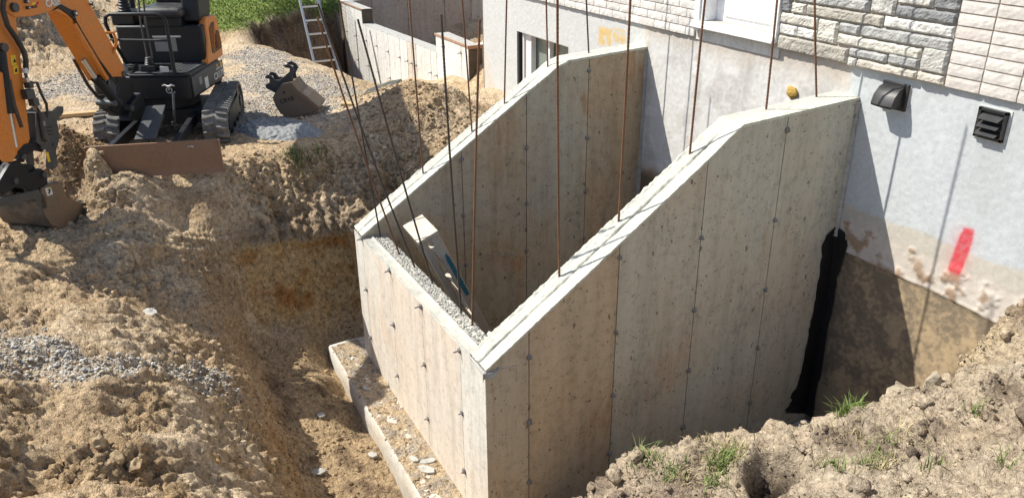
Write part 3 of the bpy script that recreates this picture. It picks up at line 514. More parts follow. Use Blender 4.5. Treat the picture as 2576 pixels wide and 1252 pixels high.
# loose darker dirt behind the bucket
dpile = np.exp(-(((X+4.35)/.55)**2+((Y+2.2)/.5)**2)); c = lerpc(c, np.array([.24, .155, .085]), dpile*.75)
lowl = sst(-1.5, -1.2, X)*sst(-1.75, -2.0, Y)*leftb; c = lerpc(c, np.array([.36, .235, .115]), lowl*cl*.55); c = lerpc(c, np.array([.20, .135, .075]), (leftb*cl)*sst(.1, .4, n_mid-.2*n_fin)*.5)
# gravel patches
def blob(cx, cy, rx, ry, a=0.):
    ca, sa = math.cos(a), math.sin(a); u = ((X-cx)*ca+(Y-cy)*sa)/rx; v = (-(X-cx)*sa+(Y-cy)*ca)/ry
    return sst(1.25, .55, np.hypot(u, v) + .9*n_mid + .5*n_big + .3*n_fin)
GBL = [(-6.7, .05, 1.1, .62, 0), (-5.35, .05, .8, .42, .2), (-7.9, -2.15, .9, .5, 0), (-6.1, .62, .8, .3, 0), (-8.2, .15, .9, .45, 0), (-5.6, -.5, .7, .35, 0)]
GBR = [(-1.66, -2.62, .36, .24, .1), (-1.42, -2.25, .17, .26, .3), (-1.52, -1.88, .16, .28, .2), (-1.72, -1.6, .12, .14, 0), (-1.28, -2.35, .1, .2, 0)]
gmask = np.clip(sum(blob(*b) for b in GBL), 0, 1)
gl = np.clip(sum(blob(*b) for b in GBR), 0, 1)
c = lerpc(c, grv, np.clip(gmask*.75*(.5+.7*sst(-.2, .3, n_fin)), 0, 1)); c = lerpc(c, grv*1.05, gl*.6*sst(-.3, .2, n_fin))
c = lerpc(c, green, lawn*.95)
c = lerpc(c, np.array([.20, .22, .06]), lawn*sst(.1, .5, n_mid)*.6)
c = lerpc(c, np.array([.34, .28, .20]), inwell.astype(float))
c = lerpc(c, np.array([.62, .50, .35]), sst(-9, -8.6, X)*(Y > 2.8)*(X < -5.5)*.9)
c = c*(1+.25*n_fin[..., None]) * (1 + .12*np.clip(-bil, -1, 1)[..., None]*mound[..., None])
c = lerpc(c, np.array([.045, .032, .024]), hole)  # shade inside the hole painted into the soil colour
nu, nv = X.shape
ground = np_mesh('ground', np.stack([PX, PY, PZ], -1).reshape(-1, 3), gridF(nu, nv), M['soil'], col=c.reshape(-1, 3))
tag(ground, kind='structure')
def ij(x, y): return np.clip(np.searchsorted(XS, x), 0, nu-1), np.clip(np.searchsorted(YS, y), 0, nv-1)
def ground_z(x, y):
    i, j = ij(x, y); return float(PZ[i, j])
def ground_c(x, y):
    i, j = ij(x, y); return c[i, j]

# ------------------------------------------------------------------ loose clods, stones, grass (stuff)
def ico():
    t = (1+5**.5)/2
    v = np.array([(-1,t,0),(1,t,0),(-1,-t,0),(1,-t,0),(0,-1,t),(0,1,t),(0,-1,-t),(0,1,-t),(t,0,-1),(t,0,1),(-t,0,-1),(-t,0,1)], float); v /= np.linalg.norm(v[0])
    f = np.array([(0,11,5),(0,5,1),(0,1,7),(0,7,10),(0,10,11),(1,5,9),(5,11,4),(11,10,2),(10,7,6),(7,1,8),(3,9,4),(3,4,2),(3,2,6),(3,6,8),(3,8,9),(4,9,5),(2,4,11),(6,2,10),(8,6,7),(9,8,1)])
    return v, f
def ico2():
    v, f = ico(); v = list(map(tuple, v)); ff = []; cache = {}
    def mid(a, b):
        k = (min(a, b), max(a, b))
        if k not in cache:
            m = (np.array(v[a])+np.array(v[b]))/2; m /= np.linalg.norm(m); v.append(tuple(m)); cache[k] = len(v)-1
        return cache[k]
    for a, b, c_ in f:
        x, y, z = mid(a, b), mid(b, c_), mid(c_, a); ff += [(a, x, z), (b, y, x), (c_, z, y), (x, y, z)]
    return np.array(v), np.array(ff)
I1, I2 = ico(), ico2()
def scatter(name, pos_, rad, cols, mat, shape=I1, squash=.75, rough=.3, smooth=False, sink=.25):
    V0, F0 = shape; n = len(pos_); nv0 = len(V0)
    ang = RNG.rand(n)*6.283; ca, sa = np.cos(ang), np.sin(ang)
    sc3 = np.stack([1+.5*(RNG.rand(n)-.5), 1+.5*(RNG.rand(n)-.5), squash*(1+.4*(RNG.rand(n)-.5))], -1)*rad[:, None]
    V = V0[None]*(1+rough*(RNG.rand(n, nv0, 1)-.5)*2)*sc3[:, None]
    tl = (RNG.rand(n)-.5)*1.0; ct, st_ = np.cos(tl)[:, None], np.sin(tl)[:, None]
    x, y, z = V[..., 0], V[..., 1]*ct - V[..., 2]*st_, V[..., 1]*st_ + V[..., 2]*ct
    V = np.stack([x*ca[:, None]-y*sa[:, None], x*sa[:, None]+y*ca[:, None], z], -1) + pos_[:, None]
    V[..., 2] += (rad*squash*(1-2*sink))[:, None]*.5
    F = F0[None] + (np.arange(n)*nv0)[:, None, None]
    o = np_mesh(name, V.reshape(-1, 3), F.reshape(-1, 3), mat, col=np.repeat(cols, nv0, axis=0), smooth=smooth)
    tag(o, kind='stuff'); return o
cell = (np.gradient(XS)[:, None]*np.gradient(YS)[None, :])*nl
def sample(weight, n):
    wgt = (weight*cell).ravel(); wgt = np.clip(wgt, 0, None); wgt /= wgt.sum()
    k = RNG.choice(len(wgt), n, p=wgt)
    i, j = np.unravel_index(k, X.shape)
    P = np.stack([PX[i, j], PY[i, j], PZ[i, j]], -1) + (RNG.rand(n, 3)-.5)*[.012, .012, 0]
    return P, c[i, j]
nohouse = (Y < 2.40)*(~nearw)*1.0
vis = nohouse*(np.hypot(X-3.6, Y+1.9) > 1.4)
def powr(n, lo, hi, p=3.0): u = RNG.rand(n); return lo*(hi/lo)**(u**p)
P, cc = sample(vis*mound*(X < 3)*(.06+crumb), 6500)
scatter('soil_clods', P, powr(len(P), .004, .022), cc*(.85+.35*RNG.rand(len(P), 1)), M['soil'], I1, smooth=False)
P, cc = sample(vis*mound*(X < 3)*(.15+crumb), 800)
scatter('soil_clods', P, powr(len(P), .012, .055, 2.6), cc*(.85+.3*RNG.rand(len(P), 1)), M['soil'], I2, rough=.30, smooth=False)
P, cc = sample(vis*leftb*sst(-4.2, -3.4, X)*sst(.6, .3, X)*(.10+cl)*1.0, 13000)
scatter('soil_clods', P, powr(len(P), .0045, .030, 3.8), cc*(.85+.35*RNG.rand(len(P), 1)), M['soil'], I1)
P, cc = sample(vis*floorm*(X > -3.2)*(X < .3), 1800)
scatter('soil_clods', P, powr(len(P), .005, .024, 3.5), cc*(.8+.5*RNG.rand(len(P), 1)), M['soil'], I1)
P, cc = sample(vis*(hump*1.2+dpile+.12*track+.6*sst(-3.4, -3.6, X)*sst(-4.0, -3.8, X)*sst(1.2, .8, Y)*sst(-1.4, -1.1, Y))*(X < -3.2)*(X > -6), 5000)
scatter('soil_clods', P, powr(len(P), .006, .026, 3.0), cc*(.8+.4*RNG.rand(len(P), 1)), M['soil'], I1)
P, cc = sample(nohouse*gmask*(X > -10), 11000)
gc = grv*np.array([1.0, .97, .92])*(.6+.6*RNG.rand(len(P), 1))*(1+.05*(RNG.rand(len(P), 3)-.5)); gc[RNG.rand(len(P)) < .25] *= np.array([1.0, .88, .7])
scatter('crushed_gravel', P, powr(len(P), .005, .015, 2.0), gc, M['gravel'], I1)
P, cc = sample(nohouse*np.clip(gl**1.5, 0, 1), 4200)
gc = np.array([.52, .50, .455])*(.55+.6*RNG.rand(len(P), 1)); gc[RNG.rand(len(P)) < .2] *= np.array([1.0, .85, .65])
scatter('crushed_gravel', P, powr(len(P), .0035, .016, 2.4), gc, M['gravel'], I1)
P, cc = sample(vis*(pile+.05)*(X < -8)*(X > -15)*(Y < -1), 2500)
scatter('soil_clods', P, powr(len(P), .01, .05, 3), cc*(.85+.3*RNG.rand(len(P), 1)), M['soil'], I1)

def blades(name, P, h, wd, base, tip, lean=.6, stuff=True):
    n = len(P); a = RNG.rand(n)*6.283; d = np.stack([np.cos(a), np.sin(a), 0*a], -1); s_ = np.stack([-np.sin(a), np.cos(a), 0*a], -1)
    hh = h*(.5+RNG.rand(n)); ln = lean*(.2+RNG.rand(n))
    b0 = P - s_*wd/2; b1 = P + s_*wd/2
    m_ = P + d*(hh*ln*.35)[:, None] + np.array([0, 0, 1])*(hh*.6)[:, None]
    t_ = P + d*(hh*ln)[:, None] + np.array([0, 0, 1])*(hh*(1-.25*ln))[:, None]
    V = np.stack([b0, b1, m_+s_*wd*.35, m_-s_*wd*.35, t_], 1)
    k = np.arange(n)[:, None]*5
    F = np.concatenate([k+np.array([[0, 1, 2]]), k+np.array([[0, 2, 3]]), k+np.array([[3, 2, 4]])])
    mixv = RNG.rand(n, 1); cb = np.asarray(base)*(.7+.6*mixv); ctp = np.asarray(tip)*(.7+.6*mixv)
    C5 = np.stack([cb, cb, (cb+ctp)/2, (cb+ctp)/2, ctp], 1)
    o = np_mesh(name, V.reshape(-1, 3), F, M['grass'], col=C5.reshape(-1, 3), smooth=False)
    if stuff: tag(o, kind='stuff')
    return o
P, cc = sample(lawn*(X > -19)*(Y < 6)*(Y > -2), 60000)
blades('lawn_grass', P, .036, .014, (.13, .19, .025), (.34, .43, .09), 1.2)
TUFTS = [(.63, .35, .022, 33, 0.080, 0), (.72, .36, .05, 78, 0.056, 0), (.90, .36, .045, 78, 0.056, 0), (1.0, .38, .03, 52, 0.048, 1), (1.04, .62, .035, 78, 0.072, 0), (1.08, .54, .03, 78, 0.072, 0), (1.14, .46, .03, 65, 0.056, 0), (.98, .74, .05, 65, 0.064, 1),
 (1.18, 1.30, .022, 78, 0.080, 0), (1.165, 1.38, .018, 65, 0.088, 0), (1.52, 1.16, .035, 33, 0.064, 0), (1.62, .95, .04, 52, 0.056, 0), (1.70, .93, .03, 78, 0.056, 1), (1.87, .99, .02, 18, 0.080, 0), (1.65, 1.64, .02, 20, 0.080, 0), (2.08, 1.15, .022, 15, 0.096, 0), (.85, .68, .05, 52, 0.048, 1), (1.35, 1.15, .08, 65, 0.048, 1), (1.55, .78, .03, 52, 0.064, 0), (1.0, .55, .09, 156, 0.048, 1), (1.55, 1.3, .06, 26, 0.080, 1),
 (-3.80, -.42, .05, 160, .07, 0), (-3.72, -.40, .06, 80, .07, 1), (-3.84, -.18, .05, 120, .05, 0), (-.90, -1.42, .025, 16, .06, 0), (-.3, -.95, .03, 8, .06, 0), (-1.3, -1.65, .03, 20, .035, 0), (-4.95, 1.05, .05, 50, .08, 0), (-5.55, 2.2, .05, 50, .06, 0)]
_tp = {0: [], 1: []}
for (tx, ty, rr, n_, hgt, dry) in TUFTS:
    q = RNG.normal(size=(n_, 2))*rr; px_ = tx+q[:, 0]; py_ = ty+q[:, 1]
    pz_ = np.array([ground_z(a, b) for a, b in zip(px_, py_)])
    _tp[dry].append((np.stack([px_, py_, pz_-.004], -1), np.full(n_, hgt)))
for dry in (0, 1):
    g1, g2 = ((.09, .13, .03), (.22, .29, .08)) if not dry else ((.28, .23, .12), (.50, .43, .24))
    blades('grass_tufts' if not dry else 'dry_grass', np.concatenate([a for a, _ in _tp[dry]]), np.concatenate([b for _, b in _tp[dry]]), .0055, g1, g2, 1.0)

# ================================================================== new concrete stairwell
SW = thing('concrete_stairwell', 'new concrete stairwell with two sloping wing walls and rebar rods standing upright', 'foundation', (0, 0, -.55))
def top_near(y): return np.interp(y, [-.30, -.235, 1.27, 1.36, 1.464, 2.438], [.90, .945, 1.976, 2.05, 2.125, 2.175])
def top_far(y): return np.interp(y, [-.30, -.24, 1.42, 1.52, 1.64, 2.438], [.86, .90, 1.985, 2.055, 2.095, 2.135])
def wing(name, x_in, x_out, face_x, top, y_start, y_end, seams, label, mat, tint_fn, ties, tie_dir):
    """x_in..x_out wall core, panels on the seen face at face_x"""
    s = 1 if face_x > (x_in+x_out)/2 else -1
    t = .006
    core_face = face_x - s*t
    lo, hi = min(x_in, x_out), max(x_in, x_out)
    if s > 0: hi = core_face
    else: lo = core_face
    mb = MB(); ys = sorted(set(list(np.linspace(y_start, y_end, 40))+[1.27, 1.36, 1.464]))
    ys = [y for y in ys if y_start <= y <= y_end]
    poly = [(y_start, -.40), (y_end, -.40)] + [(y, float(top(y))-.012) for y in reversed(ys)]
    mb.prism(poly, lambda u, v: (lo, u, v), lambda u, v: (hi, u, v))
    wobj = mb.build(name, M['seam'], SW, label=label)
    # panels
    edges = [y_start] + list(seams) + [y_end]
    for k in range(len(edges)-1):
        a, b = edges[k]+.0032, edges[k+1]-.0032
        if k == 0: a = edges[k]
        nn = 26; yy = np.linspace(a, b, nn); P = []; zs = []
        mb = MB()
        rows = 7
        for y in yy:
            tp = float(top(y))-.004 + .004*float(fbm(y*14, face_x, 2, 3))
            for r in range(rows):
                z = -.40 + (tp+.40)*r/(rows-1); P.append((face_x + s*.0012*float(noise3(y*2.2, z*2.2, face_x)), y, z))
        mb.grid(P, nn, rows)
        k0 = len(P)
        # thickness rim
        back = [(core_face, p[1], p[2]) for p in P]; mb.pts(back, [])
        for i in range(nn-1):
            mb.f.append((i*rows+rows-1, (i+1)*rows+rows-1, k0+(i+1)*rows+rows-1, k0+i*rows+rows-1))
        for j in range(rows-1):
            mb.f.append((j, j+1, k0+j+1, k0+j)); q = (nn-1)*rows; mb.f.append((q+j, q+j+1, k0+q+j+1, k0+q+j))
        mb.build('panel', mat, wobj, smooth=True, tint=tint_fn(k))
    # rough top cap with lip, groove and torn inner edge
    ny, nx = 420, 64; yv = np.linspace(y_start, y_end, ny); u = np.linspace(0, 1, nx)
    outer = face_x + s*.004 if name == 'wing_wall' and s > 0 else face_x+s*.004
    YY, U = np.meshgrid(yv, u, indexing='ij')
    xo, xi = (max(x_in, x_out)+.005, min(x_in, x_out)-.006)
    XX = xo + (xi-xo)*U
    tz = top(YY)
    slope_zone = sst(1.45, 1.3, YY)
    rough = fbm(XX*40, YY*30, 1, 4, .65)
    lipm = sst(.50, .44, U)       # outer smooth strip
    ZZ = tz + .004*rough + slope_zone*(lipm*(.008+.003*rough) - (1-lipm)*(.006 - .006*rough - .004*noise3(XX*60, YY*60, 2)) + .008*sst(.85, .97, U)*(1+1.2*fbm(YY*16, 0, 5, 4)))
    groove = np.exp(-((U-.47-.05*fbm(YY*5, 1, 8, 3))/.030)**2)*(.35+.9*sst(-.1, .35, fbm(YY*3.5, 3, 1, 3))); ZZ = ZZ - slope_zone*.034*groove + slope_zone*.012*sst(.50, .56, U)*(1+.8*fbm(YY*6, 9, 1, 3))
    edge = (U < .01) | (U > .99)
    XX = XX + (U < .03)*.004*fbm(YY*40, 1, 1, 3) + (U > .97)*.010*fbm(YY*30, 2, 2, 4, .7)
    V = np.stack([XX, YY, ZZ], -1)
    # skirt
    sk0 = V[:, :1].copy(); sk0[..., 2] -= .020 + .008*fbm(yv*30, 5, 5, 3)[:, None]; sk0[..., 0] -= .004
    sk1 = V[:, -1:].copy(); sk1[..., 2] -= .04; sk1[..., 0] += .008
    V = np.concatenate([sk0, V, sk1], 1)
    capm = np_mesh('rough_top', V.reshape(-1, 3), gridF(ny, nx+2), M['conc_lip'], wobj, smooth=True, off=origin(SW))
    capm.location = (0, 0, 0)
    tv = np.concatenate([np.zeros((ny, 1)), np.clip((1-lipm)*(.55+.9*fbm(XX*18, YY*12, 3, 3)), 0, 1), np.ones((ny, 1))], 1); a_ = capm.data.attributes.new('tint', 'FLOAT', 'POINT'); a_.data.foreach_set('value', tv.ravel().astype(np.float32))
    # front end skirt of the cap
    for (ty, tz_) in ties:
        tie_plug(wobj, (face_x, ty, tz_), Vector((s, 0, 0)))
    return wobj
def tie_plug(parent, p, nrm, pin=.0):
    V0, F0 = I2; r = .016+.006*random.random()
    d = 1+.35*(RNG.rand(len(V0), 1)-.5); V = V0*d*r
    n_ = np.array(nrm); V = V - n_*(V@n_)[:, None]*.45
    mb = MB(); mb.v = [tuple(np.array(p)+n_*.004+q) for q in V]; mb.f = [tuple(f) for f in F0]
    q = Vector(p); nv = Vector(nrm)
    side = nv.cross(Vector((0, 0, 1)))
    L = .022+pin
    mb.tube([q + nv*.006, q+nv*L + side*random.uniform(-.012, .012) + Vector((0, 0, -.006))], .0055, 6, raw=True)
    mb.build('form_tie', M['tie'], parent, smooth=False, fix=False)
near_seams = [0.0, .61, 1.22, 1.83]
near_ties = [(0.0, z) for z in (.925-.0, .46, 0.0)] + [(.61, z) for z in (1.434, .923, .462, 0.0)] + [(1.22, z) for z in (1.434, .923, .462, 0.0)] + [(1.83, z) for z in (2.04, 1.434, .923, .462, 0.0)] + [(2.425, 2.05), (2.43, 1.42)]
near_ties = [t for t in near_ties if t[1] < top_near(t[0])-.05]
tints = [.5, .78, .12, .0, .05]
WN = wing('wing_wall', -.20, 0.0, 0.0, top_near, -.285, 2.438, near_seams, 'near sloping wing wall with seams and tie plugs', M['conc'], lambda k: tints[k], near_ties, 1)
far_ties = [(.615, z-.045) for z in (.923+.5, .923, .462)] + [(1.225, z-.045) for z in (1.434, .923, .462)] + [(1.835, z-.045) for z in (2.03, 1.434, .923, .462)] + [(.62, .42)]
far_ties = [t for t in far_ties if t[1] < top_far(t[0])-.05]
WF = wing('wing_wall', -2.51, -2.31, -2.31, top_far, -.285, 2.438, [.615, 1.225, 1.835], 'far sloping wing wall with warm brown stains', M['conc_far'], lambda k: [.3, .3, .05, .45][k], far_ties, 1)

# rough cold joint line low on the far wing
mb = MB()
for k in range(150):
    y = random.uniform(.40, 1.12); z = .425 + .03*math.sin(y*9) + random.gauss(0, .014); r = random.uniform(.003, .011); V0, F0 = I1; k0 = len(mb.v)
    mb.v += [(-2.309+a*r*.45, y+b_*r*1.4, z+c_*r) for a, b_, c_ in V0]; mb.f += [tuple(k0+i for i in f_) for f_ in F0]
mb.build('cold_joint', M['conc_far'], WF, fix=False, kind='stuff')
# front wall: panels face -Y
FX = [-2.513, -2.30, -1.635, -1.0, -.36, .0]
mb = MB(); mb.box((-2.512, -.281, -.36), (-.001, -.087, .80)); FWL = mb.build('front_wall', M['seam'], SW, label='low front wall, its face in full sun')
def fz(x): return .845 + (x+2.51)/2.51*.055
for k in range(5):
    a = FX[k]+(.0025 if k else 0); b = FX[k+1]-(.0025 if k < 4 else 0)
    nx_, rows = 18, 8; P = []
    for x in np.linspace(a, b, nx_):
        for r in range(rows):
            z = -.36 + (fz(x)+.36)*r/(rows-1); P.append((x, -.287 + .0012*float(noise3(x*2.5, z*2.5, 4)), z))
    mb = MB(); mb.grid(P, nx_, rows); k0 = len(P); mb.pts([(p[0], -.281, p[2]) for p in P], [])
    for j in range(rows-1):
        mb.f.append((j, j+1, k0+j+1, k0+j)); q = (nx_-1)*rows; mb.f.append((q+j, q+j+1, k0+q+j+1, k0+q+j))
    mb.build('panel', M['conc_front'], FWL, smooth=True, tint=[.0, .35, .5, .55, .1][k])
for x in FX[1:5]:
    for z in (.86, .40, -.06): tie_plug(FWL, (x+.004, -.289, z), Vector((0, -1, 0)), .004 if z < .8 else .020)
# its rough top
nx_, ny_ = 330, 34; xv = np.linspace(-2.513, .001, nx_); vv = np.linspace(0, 1, ny_)
XX, U = np.meshgrid(xv, vv, indexing='ij'); YY = -.290 + .207*U
base_t = fz(XX)
lip1 = sst(.06, .02, U); strip = sst(.02, .06, U)*sst(.44, .38, U); ridge = np.exp(-((U-.43)/.045)**2); inner = sst(.46, .56, U)
ZZ = base_t + .012*lip1*(1+fbm(XX*12, 1, 1, 3)) + strip*.004*fbm(XX*30, YY*30, 1, 3) + ridge*(.016+.008*fbm(XX*14, 0, 2, 3)) + inner*(-.008 + .014*fbm(XX*35, YY*35, 3, 4, .65) + .008*np.abs(noise3(XX*70, YY*70, 0)))
XX = XX + .003*noise3(XX*40, YY*40, 1)*(XX < -.02) + .020*sst(-.05, 0, XX)*sst(.5, .3, U); YYn = YY + (U > .97)*.014*fbm(XX*16, 2, 2, 4) + (U < .03)*(.004*fbm(XX*20, 1, 1, 3) - .018*sst(-.25, .0, XX))
V = np.stack([XX, YYn, ZZ], -1); sk0 = V[:, :1].copy(); sk0[..., 2] -= .022+.008*fbm(xv*20, 5, 5, 3)[:, None]; sk0[..., 1] += .004
sk1 = V[:, -1:].copy(); sk1[..., 2] -= .10; sk1[..., 1] -= .003; V = np.concatenate([sk0, V, sk1], 1)
e0 = V[:1].copy(); e0[..., 2] -= .06; e1 = V[-1:].copy(); e1[..., 2] -= .045; e1[..., 0] -= .008; V = np.concatenate([e0, V, e1], 0)
cT = np.ones((nx_, ny_, 3))
np_mesh('rough_top', V.reshape(-1, 3), gridF(nx_+2, ny_+2), M['conc_top'], FWL, smooth=True, off=origin(SW)).location = (0, 0, 0)
# broken aggregate crumbs on it
n_ = 1500; q = np.stack([RNG.uniform(-2.48, -.22, n_), RNG.uniform(-.19, -.09, n_), np.zeros(n_)], -1); q[:, 2] = fz(q[:, 0])-.004
crumb_cols = np.array([.42, .405, .375])*(.75+.5*RNG.rand(n_, 1))
_cr = scatter('concrete_crumbs', q, powr(n_, .003, .010, 1.5), crumb_cols, M['gravel'], I1)
# concrete rubble at the inner corner
for k in range(9):
    x, y = random.uniform(-.50, -.22), random.uniform(-.12, -.02)
    mb = MB(); V0, F0 = I1; r = random.uniform(.015, .035)
    mb.v = [(x+a*r*random.uniform(.7, 1.3), y+b*r*.8, .872+c_*r*.4) for a, b, c_ in V0]; mb.f = [tuple(f) for f in F0]
    mb.build('rubble', M['conc_top'], FWL, fix=False)
# footing with dirt-strewn ledge
mb = MB()
nx_ = 90; xs_ = np.linspace(-2.79, .24, nx_); sec = [(-.54, -.62), (-.555, -.45), (-.55, -.345), (-.54, -.33), (-.42, -.327), (-.30, -.325), (-.2, -.328), (-.1, -.33), (-.1, -.62)]
P = [(x, y+.010*float(fbm(x*5, y*9, 2, 3)) , z+.006*float(fbm(x*7, y*9, 5, 3))) for x in xs_ for (y, z) in sec]
mb.grid(P, nx_, len(sec)); ns = len(sec); mb.f.append(tuple(range(ns))); mb.f.append(tuple((nx_-1)*ns+i for i in range(ns)))
FT = mb.build('footing', M['footing'], SW, smooth=True, label='footing ledge strewn with dirt along the foot of the front wall', tint=.0)
mb = MB(); mb.box((.012, -.09, -.6), (.235, 2.43, -.335)); mb.build('footing', M['footing'], SW, bevel=.008)
nx_, ny_ = 260, 30; XX, YY = np.meshgrid(np.linspace(-2.76, .05, nx_), np.linspace(-.535, -.285, ny_), indexing='ij')
ZZ = -.3275 + .010*np.clip(fbm(XX*5, YY*9, 7, 4) + .22 + .5*sst(-.42, -.32, YY), -.6, 2) + .004*fbm(XX*30, YY*30, 2, 3)
cD = lerpc(np.broadcast_to(np.array([.50, .39, .26]), XX.shape+(3,)).copy(), [.40, .36, .31], sst(-.2, .3, fbm(XX*9, YY*9, 3, 4))*.8)
tag(np_mesh('dirt_layer', np.stack([XX, YY, ZZ], -1).reshape(-1, 3), gridF(nx_, ny_), M['soil'], FT, col=cD.reshape(-1, 3), off=origin(SW)), kind='stuff')
n_ = 2600; q = np.stack([RNG.uniform(-2.76, .1, n_), -.545+.25*RNG.rand(n_)**.7, np.full(n_, -.328)], -1)
sc_ = np.array([.42, .32, .21])*(.7+.6*RNG.rand(n_, 1))
scatter('dirt_crumbs', q, powr(n_, .003, .016, 3.5), sc_, M['soil'], I1, squash=.5)
# flat broken flakes of concrete lying on the ledge
for (x, y, r, a, lb_) in [(-.78, -.40, .07, .4, 'largest flat grey concrete flake on the footing ledge, nearest the wall corner'), (-.86, -.36, .05, 1.2, 'middle-sized grey flake touching the wall foot on the footing ledge'), (-.93, -.44, .045, .2, 'small grey flake at the far end of the row on the footing ledge'), (-1.95, -.46, .04, .5, 'lone grey flake on the far shaded part of the footing ledge')]:
    m_ = 7; poly = [(r*(.6+.5*random.random())*math.cos(6.28*k/m_)*1.5, r*.6*(.7+.5*random.random())*math.sin(6.28*k/m_)) for k in range(m_)]
    f_ = Fr((x, y, -.325), (math.cos(a), math.sin(a), .12), (-math.sin(a), math.cos(a), .05)); f_.z = f_.x.cross(f_.y)
    mb = MB(f_); mb.prism(poly, lambda u, v: (u, v, 0), lambda u, v: (u*.97, v*.97, .014))
    tag(mb.build('concrete_flake', M['aggregate'], None, bevel=.002), lb_, 'rubble')

# rebar: ribbed rods
def rebar(parent, base, through, length, bend=0.0, mat='rebar', r=.0066):
    b = Vector(base); d = (Vector(through)-b).normalized(); n = max(40, int(length/.011)); path = []; rs = []
    side = d.cross(Vector((0, 1, 0))).normalized()
    for i in range(n+1):
        t = i/n; path.append(b - d*.05 + d*(length+.05)*t + side*bend*math.sin(math.pi*t)); rs.append(r*(1.0 if i % 2 else 1.16))
    mb = MB(); k = len(path); mb.tube(path, r, 7, rs=rs, raw=True)
    return mb.build('rebar', M[mat], parent, smooth=True, fix=False)
RB = {'near': [((-.155, .291, 1.28), (-.169, .264, 2.907), 2.45, .012), ((-.155, .699, 1.56), (-.150, .694, 2.88), 2.3, -.01), ((-.155, 1.204, 1.91), (-.146, 1.221, 2.846), 2.05, .012), ((-.155, 1.788, 2.12), (-.165, 1.769, 2.808), 1.8, -.01), ((-.16, 2.234, 2.13), (-.203, 2.15, 2.779), 1.75, .02)],
      'far': [((-2.43, .316, 1.28), (-2.442, .292, 2.657), 2.2, .01), ((-2.43, .77, 1.58), (-2.45, .73, 2.627), 2.1, 0), ((-2.43, 1.08, 1.80), (-2.416, 1.108, 2.606), 2.0, .01), ((-2.42, 1.49, 2.03), (-2.428, 1.474, 2.581), 1.9, 0), ((-2.42, 1.9, 2.09), (-2.435, 1.871, 2.554), 1.8, .01)],
      'front': [((-2.27, -.14, .84), (-2.341, -.279, 2.705), 2.6, .02, 'rebar_dark'), ((-1.86, -.125, .85), (-2.063, -.522, 2.637), None, .05, 'rebar'), ((-1.57, -.11, .86), (-1.807, -.572, 2.758), None, .06, 'rebar_dark'), ((-1.26, -.095, .86), (-1.434, -.429, 2.698), None, .02, 'rebar_dark'), ((-.73, -.11, .87), (-.752, -.152, 2.791), None, .012, 'rebar_dark'), ((-.56, -.11, .87), (-.517, -.025, 2.786), None, .008, 'rebar')]}
for key, par in (('near', WN), ('far', WF), ('front', FWL)):
    for e in RB[key]:
        L = e[2] if e[2] else (Vector(e[1])-Vector(e[0])).length
        mt = e[4] if len(e) > 4 else random.choice(['rebar', 'rebar', 'rebar_dark']) if key == 'far' else 'rebar'
        rebar(par, e[0], e[1], L, e[3], mt)

# black tar brushed over the joint between near wing wall and house
def tar_strip(L, R_, plane, name='tar_coat'):
    n = 76; P = []
    for i in range(n):
        t = i/(n-1); a = np.interp(t, np.linspace(0, 1, len(L)), [p[0] for p in L]); za = np.interp(t, np.linspace(0, 1, len(L)), [p[1] for p in L])
        b = np.interp(t, np.linspace(0, 1, len(R_)), [p[0] for p in R_]); zb = np.interp(t, np.linspace(0, 1, len(R_)), [p[1] for p in R_])
        for j in range(14):
            u = j/13; k = (.020*float(fbm(i*.23, za*3, 2, 3)) + .008*float(noise3(i*.9, 3, 1)) + (random.uniform(-.035, .0) if i > 62 else 0)) if j == 0 else 0
            P.append(plane(a+(b-a)*u + k, za+(zb-za)*u + 0, .002+.006*abs(float(noise3(j*1.3, i*.10, 3)))+.002*abs(float(noise3(j*3.1, i*.3, 6)))))
    mb = MB(); mb.grid(P, n, 14); return mb.build(name, M['tar'], SW, smooth=True, fix=False)
tar_strip([(2.41, 1.27), (2.335, 1.22), (2.31, 1.15), (2.33, 1.0), (2.335, .75), (2.325, .4), (2.31, .1), (2.27, -.1), (2.21, -.22)], [(2.437, 1.27), (2.437, 1.25), (2.437, 1.15), (2.437, 1.0), (2.437, .75), (2.437, .4), (2.437, .1), (2.437, -.1), (2.437, -.3)], lambda a, z, h: (h, a, z))
tar_strip([(.075, 1.25), (.11, 1.18), (.10, 1.05), (.075, .9), (.085, .7), (.07, .45), (.085, .2), (.07, -.05), (.08, -.3)], [(.002, 1.27), (.002, 1.22), (.002, 1.1), (.002, .95), (.002, .7), (.002, .45), (.002, .2), (.002, -.05), (.002, -.3)], lambda a, z, h: (a, 2.434-h, z))
# ragged mortar bead down the joints
def bead(x, s, y, z0, z1, mat):
    n = 120; P = []
    for i in range(n):
        z = z0+(z1-z0)*i/(n-1); wv = .004+.012*float(fbm(z*18, x, 1, 4)); 
        P += [(x+s*(.002), y-.020-wv, z), (x+s*(.012+.6*wv), y-.012-wv*.6, z), (x+s*(.016+wv), y-.002, z)]
    mb = MB(); mb.grid(P, n, 3); return mb.build('joint_bead', M[mat], SW, smooth=True, fix=False)
bead(0, 1, 2.436, 1.2, 2.15, 'shard'); bead(-2.31, 1, 2.436, -.2, 2.1, 'shard')

# ================================================================== old house
HS = thing('brick_house', 'old house with pale brick and split stone above a weathered parged basement wall', 'house', (-2, 2.44, 1.2))
